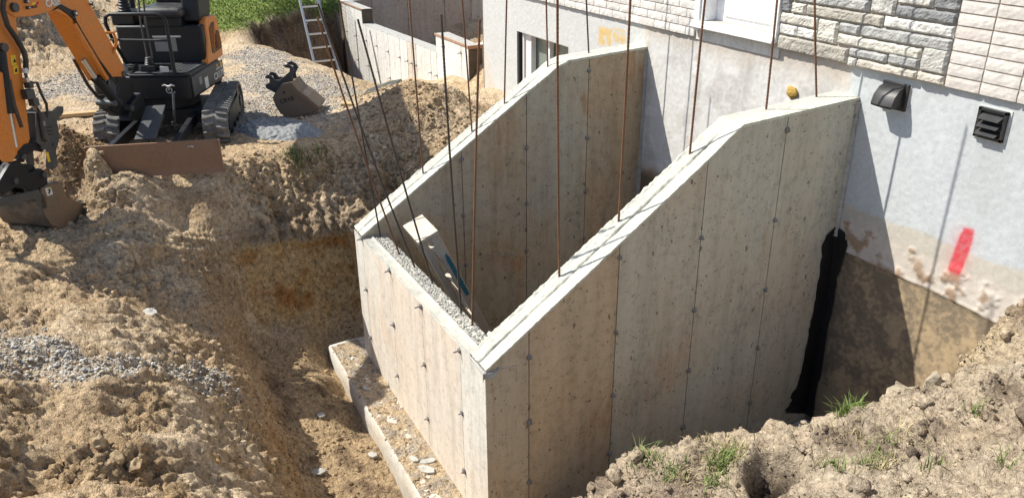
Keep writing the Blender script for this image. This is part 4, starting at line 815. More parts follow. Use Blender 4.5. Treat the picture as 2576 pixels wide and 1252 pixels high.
# basement wall: fine grid carrying stains
WXa, WXb, WZa, WZb = -5.70, 2.2, -.7, 2.40
nxw, nzw = 700, 270
wx = np.linspace(WXa, WXb, nxw); wz = np.linspace(WZa, WZb, nzw); XX, ZZ = np.meshgrid(wx, wz, indexing='ij')
nb = fbm(XX*1.5, 2, ZZ*1.5, 4); nm_ = fbm(XX*6, 4, ZZ*6, 5, .6); nf = fbm(XX*26, 6, ZZ*26, 4, .65); nst = fbm(XX*9, 1, ZZ*1.1, 4)
zones_r = sst(-.15, -.05, XX); well = sst(-2.45, -2.35, XX)*(1-zones_r); left_ = sst(-2.35, -2.45, XX)
c = np.broadcast_to(np.array([.50, .525, .54]), XX.shape+(3,)).copy()
c = lerpc(c, [.43, .45, .455], sst(-.1, .35, nb)*.7)
# right part, from the top down: grey parge, damp beige band, white-brown band, old black tar with sand on it
t1 = 1.47 + .05*nb*2 - .02*np.sin(XX*2.4) - .05*(XX > .3)*sst(.5, 1.3, XX)*0
b1 = zones_r*sst(.012, -.012, ZZ - (1.455+.06*nb+.015*nm_)); c = lerpc(c, [.50, .44, .36], b1*.75)
b2 = zones_r*sst(.012, -.012, ZZ - (1.33+.04*nb+.03*nm_)); c = lerpc(c, [.56, .50, .44], b2); c = lerpc(c, [.33, .23, .155], b2*sst(.0, .25, nm_ + .4*nb))
b3 = zones_r*sst(.008, -.008, ZZ - (1.115+.025*nb+.012*nm_)); c = lerpc(c, [.21, .165, .115], b3)
c = lerpc(c, [.43, .32, .195], b3*sst(-.35, .45, nm_*1.2 + .4*nb + .9*nf - .25*sst(.85, 1.1, ZZ) + .25*sst(.4, 0, ZZ))*.9)
c = lerpc(c, [.05, .047, .045], b3*sst(.25, .05, XX)*.5)
# inside the stairwell: whitish patchy render, brown low down
c = lerpc(c, [.60, .585, .565], well); c = lerpc(c, [.44, .40, .36], well*sst(.0, .4, .5*nst + .9*nm_)*.75); c = lerpc(c, [.74, .73, .72], well*sst(.12, .3, nm_-.4*nb)*.6)
c = lerpc(c, [.40, .375, .35], well*sst(.0, .35, fbm(XX*2.3, 8, ZZ*2.3, 5, .6))*.6); c = lerpc(c, [.43, .365, .30], well*sst(2.12, 2.32, ZZ + .08*nm_)*.7)
c = lerpc(c, [.35, .235, .135], well*sst(.06, -.06, ZZ-(1.08+.1*nb))*.85); c = lerpc(c, [.12, .08, .055], well*sst(.05, -.05, ZZ-(1.02+.1*nb))*sst(-1.85, -2.1, XX)*.8)
# left part
c = lerpc(c, [.55, .545, .53], left_*.8); c = lerpc(c, [.58, .50, .42], left_*sst(.03, -.03, ZZ-(1.16+.1*nb+.05*sst(-5.3, -5.7, XX)*8))*.6)
# ochre leftover patches under the brick
def rect(x0, x1, z0, z1, f=.02): return sst(x0-f, x0+f, XX)*sst(x1+f, x1-f, XX)*sst(z0-f, z0+f, ZZ)*sst(z1+f, z1-f, ZZ)
och = rect(-3.10, -2.88, 2.03, 2.2)*sst(-.25, .05, nm_ + .15) + rect(-2.86, -2.65, 2.09, 2.19)*sst(-.2, .1, nf+.1) + rect(-2.86, -2.66, 2.205, 2.22, .006) + rect(-2.84, -2.66, 2.27, 2.33)*sst(0, .2, nm_)
c = lerpc(c, [.62, .42, .14], np.clip(och, 0, 1)*.85)
# red marking paint
rr_ = sst(.052, .036, np.abs(XX-.905 - (ZZ-1.44)*.10)*(1+.35*sst(1.5, 1.62, ZZ)) + .008*nf)*sst(1.285, 1.30, ZZ+.01*nf)*sst(1.60, 1.585, ZZ+.01*nf)
halo = np.exp(-((XX-.895)/.070)**2)*sst(1.22, 1.34, ZZ)*sst(1.64, 1.5, ZZ)*(.45+.25*nf)
c = lerpc(c, [.62, .16, .17], halo); c = lerpc(c, [.56, .04, .06], rr_*(.70+.25*sst(-.3, .3, nf)))
c = c*(1+.10*nf[..., None]) * (1+.06*nm_[..., None])
YY = 2.438 - .003*nf - .004*nm_*(well+zones_r*b2) + .006*b2*0 - .006*zones_r*np.exp(-((ZZ-1.115-.03*nb)/.012)**2) + .004*b3 - .010*b2*(1-b3)*sst(0, .2, nm_)
YY = YY - well*.003*sst(.05, .3, nst)
# broken lower edge right under the brick
V = np.stack([XX, YY, ZZ], -1).reshape(-1, 3); F = gridF(nxw, nzw)
cx = V[F].mean(axis=1); WIN = (-4.80, -3.66, 1.02, 1.915)
keep = ~((cx[:, 0] > WIN[0]) & (cx[:, 0] < WIN[1]) & (cx[:, 2] > WIN[2]) & (cx[:, 2] < WIN[3]))
bw = np_mesh('basement_wall', V, F[keep], M['parge'], HS, col=c.reshape(-1, 3), off=origin(HS)); bw.location = (0, 0, 0)
# the rest of the building volume
mb = MB(); mb.box((-5.70, 2.46, -.7), (WIN[0]-.0, 9, 2.40)); mb.box((WIN[1], 2.46, -.7), (6.5, 9, 2.40)); mb.box((WIN[0], 2.46, -.7), (WIN[1], 9, WIN[2])); mb.box((WIN[0], 2.46, WIN[3]), (WIN[1], 9, 2.40)); mb.box((WIN[0], 2.62, WIN[2]), (WIN[1], 9, WIN[3]))
mb.box((2.2, 2.438, -.7), (6.5, 2.459, 2.40))
mb.box((-5.702, 2.43, -.7), (-5.70, 9, 2.40))
core = mb.build('wall', M['mortar'], HS)
# window in the basement wall
mb = MB(); f = .035
mb.box((WIN[0]+.06, 2.475, WIN[2]), (WIN[0]+.06+f, 2.56, WIN[3])); mb.box((WIN[1]-f, 2.52, WIN[2]), (WIN[1], 2.56, WIN[3])); mb.box((WIN[0]+.11, 2.52, WIN[3]-f), (WIN[1], 2.56, WIN[3])); mb.box((WIN[0]+.11, 2.52, WIN[2]), (WIN[1], 2.56, WIN[2]+f))
mb.box((-4.71, 2.50, WIN[2]), (-4.57, 2.565, WIN[3])); mb.box((-4.21, 2.51, WIN[2]), (-4.165, 2.56, WIN[3])); mb.box((WIN[0]+.16, 2.535, WIN[2]+.05), (WIN[0]+.20, 2.57, WIN[3]-.05))
wf = mb.build('window', M['white'], HS, bevel=.003)
mb = MB(); mb.box((WIN[0]+.14, 2.575, WIN[2]), (WIN[1], 2.58, WIN[3])); mb.build('pane', M['glass'], wf)
mb = MB(); mb.box((WIN[0], 2.44, WIN[2]), (WIN[0]+.05, 2.58, WIN[3])); mb.build('reveal', M['dark'], wf)  # near-black slab, shade of the window recess put into its colour

# bricks
def brick_mesh(L, h, d, seed, rug=.0015):
    r = np.random.RandomState(seed); nx_, nz_ = 9, 4
    mb = MB(); P = []
    for i in range(nx_):
        for j in range(nz_):
            e = (.003 if i in (0, nx_-1) else 0)+(.002 if j in (0, nz_-1) else 0)
            P.append((L*i/(nx_-1) - L/2, -d/2 + e + r.uniform(-1, 1)*rug, h*j/(nz_-1) - h/2))
    mb.grid(P, nx_, nz_); k = len(P); mb.pts([(-L/2, d/2, -h/2), (L/2, d/2, -h/2), (L/2, d/2, h/2), (-L/2, d/2, h/2)], [])
    mb.f += [tuple(i*nz_ for i in range(nx_)) + (k+1, k), tuple(i*nz_+nz_-1 for i in reversed(range(nx_))) + (k+3, k+2), tuple(j for j in reversed(range(nz_))) + (k, k+3), tuple((nx_-1)*nz_+j for j in range(nz_)) + (k+2, k+1)]
    return mb.mesh('brick')
BMS = {}
def put_brick(x0, x1, z0, z1, mat, yf=2.405, pfx='brick'):
    L = round(x1-x0, 3); h = round(z1-z0, 3); key = (L, h, mat, random.randrange(4))
    first = key not in BMS
    if first:
        BMS[key] = brick_mesh(L, h, .085, len(BMS)+1); BMS[key].materials.append(M[mat])
        import bmesh
        bm = bmesh.new(); bm.from_mesh(BMS[key]); bmesh.ops.recalc_face_normals(bm, faces=bm.faces); bm.to_mesh(BMS[key]); bm.free()
    o = bpy.data.objects.new('brick', BMS[key]); COL.objects.link(o); o.parent = HS
    o.location = Vector(((x0+x1)/2, yf+.0425+random.uniform(-.0012, .0012), (z0+z1)/2)) - origin(HS)
    o.rotation_euler = (random.uniform(-.006, .006), random.uniform(-.003, .003), random.uniform(-.006, .006))
# right hand stack bond
pz = .0695; z0 = 2.368
for r in range(10):
    for k in range(7):
        put_brick(.592+.2165*k, .592+.2165*k+.2085, z0+pz*r, z0+pz*r+.061, 'brick')
# left running bond
for r in range(7):
    za = 2.320+pz*r; x = -1.663 - (.11 if r % 2 == 0 else 0.0)
    if r % 2 == 0: put_brick(-1.663-.103, -1.663, za, za+.061, 'brick_l')
    while x > -5.6:
        put_brick(max(x-.2065, -5.70), x, za, za+.061, 'brick_l'); x -= .2135
# mortar bed behind the masonry
mb = MB(); mb.box((-5.69, 2.416, 2.322), (-1.668, 2.50, 2.80)); mb.box((-.735, 2.416, 2.372), (2.10, 2.50, 3.05)); mb.build('mortar_joints', M['mortar'], HS)
# everything above: plain wall
mb = MB(); mb.box((-5.70, 2.415, 2.81), (-1.665, 2.9, 5.2)); mb.box((-.74, 2.415, 3.06), (6.5, 2.9, 5.2)); mb.box((-1.665, 2.415, 4.55), (-.74, 2.9, 5.2)); mb.box((2.105, 2.405, 2.37), (6.5, 2.9, 3.06)); mb.build('upper_wall', M['brick'], HS)
# split faced stones
ST = [(-.735, -.120, 2.372, 2.468, 'tan'), (-.112, -.045, 2.364, 2.418, 'pale'), (-.037, .40, 2.366, 2.420, 'buff'), (.408, .582, 2.368, 2.424, 'buff'),
 (-.112, .178, 2.426, 2.479, 'grey'), (.188, .405, 2.430, 2.492, 'grey'), (.414, .582, 2.431, 2.570, 'pale'), (-.218, .404, 2.488, 2.551, 'cream'),
 (-.222, -.057, 2.559, 2.622, 'grey'), (-.047, .584, 2.560, 2.630, 'grey'), (-.393, -.228, 2.478, 2.622, 'cream'), (-.568, -.402, 2.478, 2.543, 'white'), (-.735, -.577, 2.477, 2.546, 'white'),
 (-.737, -.402, 2.553, 2.622, 'cream'), (-.645, -.522, 2.631, 2.698, 'cream'), (-.512, .105, 2.631, 2.700, 'tan'), (.115, .586, 2.639, 2.702, 'white'),
 (-.74, -.655, 2.631, 2.785, 'dark'), (-.645, -.010, 2.708, 2.776, 'grey'), (0.0, .175, 2.711, 2.845, 'pale'), (.185, .584, 2.711, 2.776, 'dark'), (.185, .42, 2.785, 2.85, 'pale'), (.43, .585, 2.785, 2.86, 'dark'),
 (-.645, -.36, 2.785, 2.85, 'cream'), (-.35, -.01, 2.785, 2.85, 'tan'), (-.74, -.50, 2.859, 2.93, 'grey'), (-.49, -.05, 2.859, 2.93, 'cream'), (-.04, .30, 2.859, 2.93, 'grey'), (.31, .585, 2.87, 2.93, 'white'),
 (-.74, -.25, 2.94, 3.04, 'pale'), (-.24, .2, 2.94, 3.04, 'dark'), (.21, .585, 2.94, 3.04, 'cream')]
for k, (x0, x1, za, zb, mt) in enumerate(ST):
    nx_ = max(5, int((x1-x0)/.012)); nz_ = max(5, int((zb-za)/.009)); uu, vv_ = np.meshgrid(np.linspace(0, 1, nx_), np.linspace(0, 1, nz_), indexing='ij')
    xx = x0+(x1-x0)*uu; zz = za+(zb-za)*vv_
    ed = np.minimum(np.minimum(uu, 1-uu)*(x1-x0), np.minimum(vv_, 1-vv_)*(zb-za)); rnd = .016*(1-np.clip(ed/.014, 0, 1))**2
    y = 2.388 + .011*fbm(xx*16, k*3.3, zz*22, 4, .6) + .006*np.abs(noise3(xx*45, k, zz*45)) + rnd
    jx = .003*noise3(xx*25, k, zz*25)*((uu < .01) | (uu > .99)); jz = .0025*noise3(xx*18, k+5, zz*18)*((vv_ < .01) | (vv_ > .99))
    P = np.stack([xx+jx, y, zz+jz], -1)
    bk = P.copy(); bk[..., 1] = 2.46
    V = np.concatenate([P.reshape(-1, 3), bk.reshape(-1, 3)]); mb = MB(); mb.v = [tuple(p) for p in V]; mb.f = [tuple(f_) for f_ in gridF(nx_, nz_)]
    n0 = nx_*nz_; ring = [i*nz_ for i in range(nx_)] + [(nx_-1)*nz_+j for j in range(1, nz_)] + [i*nz_+nz_-1 for i in reversed(range(nx_-1))] + [j for j in reversed(range(1, nz_-1))]
    mb.f += [(ring[i], ring[(i+1) % len(ring)], n0+ring[(i+1) % len(ring)], n0+ring[i]) for i in range(len(ring))]
    mb.build('stone', M['st_'+mt], HS)
# door opening, white frame and sill
mb = MB(); mb.box((-1.655, 2.385, 2.372), (-1.59, 2.47, 4.5)); mb.box((-1.59, 2.40, 2.455), (-1.545, 2.56, 4.5)); mb.box((-.80, 2.385, 2.41), (-.745, 2.56, 4.5))
dr = mb.build('door_frame', M['white'], HS, bevel=.003, label='white frame and sill of the doorway')
mb = MB(); mb.box((-1.66, 2.355, 2.402), (-.75, 2.58, 2.432)); mb.box((-1.60, 2.37, 2.433), (-.755, 2.50, 2.452)); mb.build('sill', M['white'], dr, bevel=.004)
mb = MB(); mb.box((-1.545, 2.52, 2.453), (-.80, 2.56, 4.5)); mb.box((-1.44, 2.505, 2.50), (-.9, 2.521, 3.0)); dl = mb.build('door', M['whitedoor'], dr, bevel=.004)
mb = MB(); mb.box((-1.52, 2.440, 2.4525), (-.79, 2.52, 2.4545)); mb.build('worn_threshold', mat_paint('worn wood threshold', (.55, .50, .42), rough=.8, dirt=(.28, .18, .1), dirtamt=.9, dscale=22), dr)
mb = MB(); mb.box((-1.66, 2.425, 2.30), (-.74, 2.5, 2.402)); mb.build('wall_patch', M['conc_bg'], HS, tint=.2)
# two wall vents
def vent_hood(x0, x1, z0, z1):
    mb = MB(); mb.box((x0, 2.415, z0), (x1, 2.432, z1)); t = mb.build('vent', M['blackplastic'], HS, bevel=.003, label='black hooded dryer vent')
    xa, xb = x0+.012, x1-.022; P = []; n = 10
    prof = [(2.413, z1-.018), (2.375, z1-.030), (2.335, z1-.075), (2.318, z0+.035), (2.325, z0+.022)]
    mb = MB()
    for i in range(n+1):
        u = i/n; bul = math.sin(math.pi*u)*.010
        for (y, z) in prof: P.append((xa+(xb-xa)*u, y-(bul if y < 2.40 else 0), z + (0 if y > 2.4 else 0)))
    mb.grid(P, n+1, len(prof))
    for i in (0, n):
        q = [P[i*len(prof)+j] for j in range(len(prof))] + [(P[i*len(prof)][0], 2.413, z0+.022)]; mb.pts(q, [tuple(range(len(q)))], True)
    mb.build('hood', M['blackplastic'], t, smooth=True, fix=False)
vent_hood(.172, .358, 2.160, 2.325)
mb = MB(); x0, x1, z0, z1 = .822, .992, 2.132, 2.302
mb.box((x0, 2.412, z0), (x0+.018, 2.432, z1)); mb.box((x1-.018, 2.412, z0), (x1, 2.432, z1)); mb.box((x0, 2.412, z1-.018), (x1, 2.432, z1)); mb.box((x0, 2.412, z0), (x1, 2.432, z0+.018))
mb.box((x0+.01, 2.430, z0+.01), (x1-.01, 2.434, z1-.01)); vt = mb.build('vent', M['blackplastic'], HS, bevel=.002, label='black louvred vent')
for k in range(3):
    zt_ = z1-.030-.043*k; mb = MB(); mb.pts([(x0+.02, 2.428, zt_), (x1-.02, 2.428, zt_), (x1-.03, 2.385, zt_-.030), (x0+.02, 2.385, zt_-.030), (x0+.02, 2.428, zt_-.004), (x1-.02, 2.428, zt_-.004), (x1-.03, 2.387, zt_-.034), (x0+.02, 2.387, zt_-.034)], [(0, 1, 2, 3), (4, 7, 6, 5), (0, 4, 5, 1), (2, 6, 7, 3), (0, 3, 7, 4), (1, 5, 6, 2)])
    mb.build('louvre', M['blackplastic'], vt)
for (a, b_, c_, d_) in [(.172, .36, 2.150, 2.330), (.818, .998, 2.122, 2.309)]:
    mb = MB(); mb.box((a-.006, 2.4325, c_), (b_+.006, 2.4375, d_)); mb.build('sealant', M['label'], HS)
# yellow foam plug in the old wall
mb = MB(); V0, F0 = I2; mb.v = [(-.565+a*.045*(1+.4*random.random()), 2.425+b_*.025, 2.09+c_*.038*(1+.4*random.random())) for a, b_, c_ in V0]; mb.f = [tuple(f_) for f_ in F0]
mb.build('foam_plug', M['foam'], HS, fix=False, label='lump of yellow foam in a hole of the old wall')

# ================================================================== far foundation
FF = thing('concrete_foundation', 'unfinished pale concrete foundation beyond the house corner, stepped top with reddish form strips', 'foundation', (-9.3, 2.6, 0))
YF = 2.55
segs = [(-12.34, -11.09, 1.395, 1.40), (-11.09, -7.565, 1.145, 1.215), (-7.565, -6.42, 1.485, 1.465)]
mb = MB()
for (a, b, za, zb) in segs: mb.prism([(a, -.5), (b, -.5), (b, zb-.01), (a, za-.01)], lambda u, v: (u, YF+.006, v), lambda u, v: (u, YF+.2, v))
fw1 = mb.build('front_wall', M['seam'], FF)
ffs = [-12.34, -12.09, -11.52, -10.90, -10.32, -9.72, -9.15, -8.80, -8.60, -8.41, -7.80, -7.565, -7.25, -6.66, -6.42]
def ftop(x):
    for (a, b, za, zb) in segs:
        if a-1e-3 <= x <= b+1e-3: return za+(zb-za)*(x-a)/(b-a)
for a, b in zip(ffs[:-1], ffs[1:]):
    brk = [a, b] if not (a < -11.09 < b) else [a, -11.09, b]
    g = .007; poly = [(a+g, -.5), (b-g, -.5)]
    if len(brk) == 3: poly += [(b-g, ftop(b)), (-11.085, ftop(-11.0)), (-11.09, 1.40), (a+g, 1.396)]
    else:
        xm = (a+b)/2; poly += [(b-g, ftop(min(b, xm+.01) if b in (-7.565, -6.42) else b) if b not in (-7.565,) else 1.215), (a+g, ftop(a) if a not in (-7.565,) else 1.485)]
    mb = MB(); mb.prism(poly, lambda u, v: (u, YF, v), lambda u, v: (u, YF+.007, v))
    mb.build('panel', M['conc_bg'], fw1, tint=random.choice([0, .05, .1]) if b not in (-8.41, -8.60, -12.09) else .8)
for x in ffs[1:-1]:
    for z in (1.35, .87, .42, -.02):
        if z < ftop(x)-.08 and z > ground_z(x, 2.38)+.03: tie_plug(fw1, (x, YF-.002, z), Vector((0, -1, 0)), .03)
mb = MB()
for (a, b, za, zb) in segs:
    nx_ = 40; P = []
    for x in np.linspace(a, b, nx_):
        for j in range(6): P.append((x, YF-.004+.21*j/5, za+(zb-za)*(x-a)/(b-a) + .006*float(fbm(x*9, j*.8, 1, 3))))
    mb.grid(P, nx_, 6)
mb.build('rough_top', M['conc_bgtop'], fw1, smooth=True)
# raised end blocks, reddish form strips
for (a, b, z) in [(-12.36, -11.07, 1.40), (-7.58, -6.40, 1.475)]:
    mb = MB(); mb.box((a, YF-.014, z-.018), (b, YF-.002, z+.012)); mb.build('form_strip', M['redwood'], FF, bevel=.003)
mb = MB(); mb.box((-6.418, YF-.02, 1.44), (-6.396, 3.6, 1.485)); mb.build('form_strip', M['redwood'], FF, bevel=.003)
# left wall and right return wall
def side_wall(x0, x1, y0, y1, zt, face, seams, nm='side_wall'):
    mb = MB(); mb.box((x0+.006, y0, -.5), (x1-.006, y1, zt-.01)); so_ = mb.build(nm, M['seam'], FF)
    s = 1 if face == x1 else -1
    e = [y0]+seams+[y1]
    for a, b in zip(e[:-1], e[1:]):
        mb = MB(); mb.box((min(face, face-s*.007), a+.004, -.5), (max(face, face-s*.007), b-.004, zt)); mb.build('panel', M['conc_bgshade'], so_, tint=random.random()*.4)
    for y in seams:
        for z in (.95, 1.25, .6, .2):
            if z < zt-.05: tie_plug(so_, (face, y, z), Vector((s, 0, 0)))
    mb = MB(); P = []
    for y in np.linspace(y0, y1, 30):
        for j in range(4): P.append((x0+(x1-x0)*j/3, y, zt+.004*float(fbm(y*9, j, 3, 3))))
    mb.grid(P, 30, 4); mb.build('rough_top', M['conc_bg'], so_, smooth=True)
side_wall(-12.54, -12.34, 2.55, 11.0, 1.40, -12.34, [3.15, 3.9, 4.7, 5.3, 5.9, 6.6, 7.2, 7.9, 8.6, 9.3])
side_wall(-6.62, -6.42, 2.75, 4.2, 1.47, -6.42, [3.3])
mb = MB(); mb.box((-12.34, 11.0, -.5), (-6.4, 11.2, 1.4)); mb.build('back_wall', M['conc_bg'], FF)

# ================================================================== excavator
EX = thing('mini_excavator', 'orange and black mini excavator on rubber tracks with its bucket lowered onto the slope', 'excavator', (-5.075, -1.34, 1.19))
FU = Fr((-5.075, -1.34, 1.185), (.957, -.29, 0), (.29, .957, 0))      # undercarriage: x forward, y to the right of the picture
UP = Fr((-5.075, -1.34, 0), (.8902, -.4555, 0), (.4588, .8885, 0))    # upper body, absolute heights
def stadium(n=14, L0=-.62, L1=.62, h=.37, r0=.185, r1=.165):
    P = []
    for i in range(n+1): a = math.pi/2 + math.pi*i/n; P.append((L0+r0+r0*math.cos(a), h-r0+r0*math.sin(a)))
    for i in range(n+1): a = -math.pi/2 + math.pi*i/n; P.append((L1-r1+r1*math.cos(a), r1+r1*math.sin(a)))
    return P
def track(y0, y1):
    po = stadium(); pi_ = stadium(L0=-.59, L1=.59, h=.34, r0=.16, r1=.14)
    pi_ = [(a, b+.015) for a, b in pi_]
    mb = MB(FU); n = len(po)
    V = [(a, y0, b) for a, b in po]+[(a, y1, b) for a, b in po]+[(a, y0, b) for a, b in pi_]+[(a, y1, b) for a, b in pi_]
    F_ = []
    for i in range(n):
        j = (i+1) % n; F_ += [(i, j, n+j, n+i), (2*n+i, 3*n+i, 3*n+j, 2*n+j), (i, 2*n+i, 2*n+j, j), (n+i, n+j, 3*n+j, 3*n+i)]
    mb.pts(V, F_); tr = mb.build('track', M['rubber'], EX, smooth=True)
    # lugs along the belt
    pts = [Vector((a, 0, b)) for a, b in po]; d = [0]
    for i in range(n): d.append(d[-1]+(pts[(i+1) % n]-pts[i]).length)
    tot = d[-1]; nl_ = 42
    for k in range(nl_):
        s_ = tot*k/nl_
        for i in range(n):
            if d[i] <= s_ <= d[i+1]+1e-6: break
        a = pts[i]; b = pts[(i+1) % n]; t = (s_-d[i])/max(1e-6, d[i+1]-d[i]); p = a.lerp(b, t)
        tang = (b-a).normalized(); nr = Vector((-tang.z, 0, tang.x))
        if nr.dot(p-Vector((0, 0, .18))) < 0: nr = -nr
        half = (y1-y0)/2; ym = (y0+y1)/2
        for q, (ya, yb) in enumerate(((y0+.004, ym-.012), (ym+.012, y1-.004))):
            sh = .5*tot/nl_*q
            pp = p + tang*sh; mb = MB(FU); P = []
            for yy in (ya, yb):
                skew = .010*(1 if yy in (ya,) else -1)*(1 if q else -1)
                for (u, v) in ((-.016, -.004), (.016, -.004), (.010, .022), (-.010, .022)):
                    z_ = pp + tang*(u+skew) + nr*v; P.append((z_.x, yy, z_.z))
            mb.pts(P, [(0, 1, 2, 3), (7, 6, 5, 4), (0, 4, 5, 1), (1, 5, 6, 2), (2, 6, 7, 3), (3, 7, 4, 0)]); mb.build('track_lug', M['rubber'], tr)
    ym = (y0+y1)/2
    mb = MB(FU); mb.prism([(-.42, .10), (.40, .10), (.44, .2), (.30, .27), (-.40, .27), (-.46, .18)], lambda u, v: (u, y0+.025, v), lambda u, v: (u, y1-.012, v)); mb.build('track_frame', M['mblack'], EX, bevel=.008)
    for (xc, zc, r) in ((-.44, .185, .135), (.455, .165, .115)):
        mb = MB(FU); mb.cyl((xc, y0+.02, zc), (xc, y1-.02, zc), r, 20); mb.cyl((xc, y1-.02, zc), (xc, y1-.002, zc), r*.45, 14); mb.build('wheel', M['mblack'], EX, smooth=True)
    for xc in (-.22, 0, .22):
        mb = MB(FU); mb.cyl((xc, y0+.02, .075), (xc, y1-.02, .075), .05, 14); mb.build('roller', M['mblack'], EX, smooth=True)
track(.395, .627); track(-.57, -.345)
mb = MB(FU); mb.box((-.30, -.345, .16), (.30, .40, .30)); mb.cyl((0, .0, .30), (0, .0, .45), .30, 28); mb.build('undercarriage', M['mblack'], EX, bevel=.008)
for i in (.10, -.10): pass
# dozer blade, arms, ram cover
mb = MB(FU); prof = [(1.355, .285), (1.372, .285), (1.385, .20), (1.392, .12), (1.385, .045), (1.40, .0), (1.375, .0), (1.365, .1), (1.355, .2)]
mb.prism(prof, lambda u, v: (u, -.42, v), lambda u, v: (u, .655, v)); bl = mb.build('dozer_blade', M['rust'], EX, bevel=.002)
mb = MB(FU); mb.box((1.345, -.427, .01), (1.39, -.414, .28)); mb.box((1.345, .650, .01), (1.39, .662, .28)); mb.build('blade_edge', M['rust'], bl)
mb = MB(FU); mb.tube([(1.38, .40, .235), (1.395, .43, .245), (1.39, .45, .235)], .008, 6); mb.build('blade_eye', M['chrome'], bl)
for (ya, yb) in ((-.20, -.30), (.28, .24)):
    mb = MB(FU); mb.beam((.34, ya, .22), (1.37, yb, .17), .05, .10); mb.build('blade_arm', M['mblack'], EX, bevel=.006)
mb = MB(FU); mb.beam((.62, .02, .42), (1.20, .02, .27), .17, .022); mb.cyl((.55, .02, .32), (1.05, .02, .22), .045, 12); mb.cyl((1.05, .02, .22), (1.34, .02, .15), .026, 12); mb.build('blade_ram_cover', M['mgrey'], EX, bevel=.003)
mb = MB(FU); mb.tube([(.45, .17, .50), (.62, .19, .53), (.70, .19, .40), (.68, .17, .28), (.55, .12, .24)], .011, 8); mb.build('hose', M['mgrey'], EX, smooth=True)
# upper body
def ubox(name, lo, hi, mat, bev=.012, **k): mb = MB(UP); mb.box(lo, hi); return mb.build(name, M[mat], EX, bevel=bev, **k)
def uprism(name, poly, z0, z1, mat, bev=.01, parent=None, **k):
    mb = MB(UP); mb.prism(poly, lambda u, v: (u, v, z0), lambda u, v: (u, v, z1)); return mb.build(name, M[mat], parent or EX, bevel=bev, **k)
base = [(.36, -.16), (.36, .34), (.335, .382), (-.40, .392), (-.55, .36), (-.66, .20), (-.68, -.1), (-.62, -.4), (-.42, -.53), (.18, -.53), (.30, -.50), (.33, -.3)]
uprism('base_frame', base, 1.60, 1.825, 'mblack', .014)
uprism('deck_edge', [(.368, -.18), (.368, .34), (.34, .388), (-.16, .388), (-.16, -.5), (.25, -.5), (.30, -.45), (.31, -.2)], 1.825, 1.845, 'mblack', .004)
uprism('counterweight', [(-.40, .40), (-.56, .37), (-.68, .20), (-.70, -.1), (-.63, -.42), (-.5, -.5), (-.5, .2), (-.40, .25)], 1.58, 1.80, 'mblack', .02)
# front panel recess lines and emblem
mb = MB(UP); mb.box((.361, -.02, 1.625), (.372, .33, 1.80)); fp_ = mb.build('front_panel', M['mblack'], EX, bevel=.004)
mb = MB(UP); rg = [(.385, .185+.026*math.cos(a), 1.70+.026*math.sin(a)) for a in [i*math.pi/8 for i in range(17)]]; mb.tube(rg, .005, 6, cap=False)
mb.tube([(.382, .125, 1.742), (.388, .15, 1.752), (.395, .185, 1.738), (.388, .22, 1.752), (.382, .245, 1.742)], .010, 8, rs=[.005, .011, .012, .011, .005]); mb.cyl((.39, .185, 1.74), (.385, .185, 1.70), .010, 8); mb.build('emblem', M['chrome'], fp_, smooth=True)
mb = MB(UP); mb.pts([(.3645, .09, 1.828), (.3645, .225, 1.828), (.365, .225, 1.834), (.365, .09, 1.834)], [(0, 1, 2, 3)]); 
# floor
fl = uprism('floor', [(.33, -.14), (.33, .30), (.30, .355), (-.15, .375), (-.15, -.14)], 1.845, 1.858, 'panelgrey', .003)
mb = MB(UP)
for i in range(9):
    for j in range(6):
        u = .29-.047*i; v = .08+.046*j
        mb.box((u-.017, v-.015, 1.858), (u+.017, v+.015, 1.862))
g_ = mb.build('floor_tread', M['panelgrey'], fl)
mb = MB(UP); mb.box((.33, .115, 1.862), (.338, .195, 1.912)); mb.build('rating_plate', M['label'], fl)
# seat box, side cover, rear cover
uprism('seat_box', [(-.15, -.46), (-.15, .385), (-.22, .385), (-.52, .34), (-.60, .1), (-.56, -.4), (-.42, -.48)], 1.845, 2.215, 'mblack', .02)
side = [(-.13, 1.83), (-.62, 1.83), (-.64, 1.95), (-.62, 2.15), (-.57, 2.255), (-.28, 2.275), (-.235, 2.22), (-.22, 2.05)]
mb = MB(UP); mb.prism(side, lambda u, v: (u, .33, v), lambda u, v: (u, .400-.03*max(0, -.45-u), v)); oc = mb.build('side_cover', M['orange'], EX, bevel=.016, label='orange side cover with dark grilles', segs=3)
for gp in ([(-.30, 1.92), (-.315, 2.16), (-.40, 2.20), (-.475, 2.20), (-.44, 2.12), (-.39, 2.02), (-.37, 1.90)], [(-.40, 1.91), (-.43, 2.0), (-.50, 2.11), (-.56, 2.10), (-.585, 1.99), (-.58, 1.92)]):
    mb = MB(UP); mb.prism(gp, lambda u, v: (u, .3985, v), lambda u, v: (u, .4025, v)); gr = mb.build('grille', M['mblack'], oc)
    us = [p[0] for p in gp]; vs = [p[1] for p in gp]; mb = MB(UP)
    for a in np.arange(min(us), max(us), .022): mb.box((a, .4025, min(vs)+.03), (a+.004, .405, max(vs)-.03))
    mb.build('grille_bar', M['orange'], gr)
uprism('rear_cover', [(-.45, -.42), (-.45, .33), (-.58, .33), (-.66, .15), (-.67, -.15), (-.60, -.40)], 1.83, 2.26, 'orange', .03)
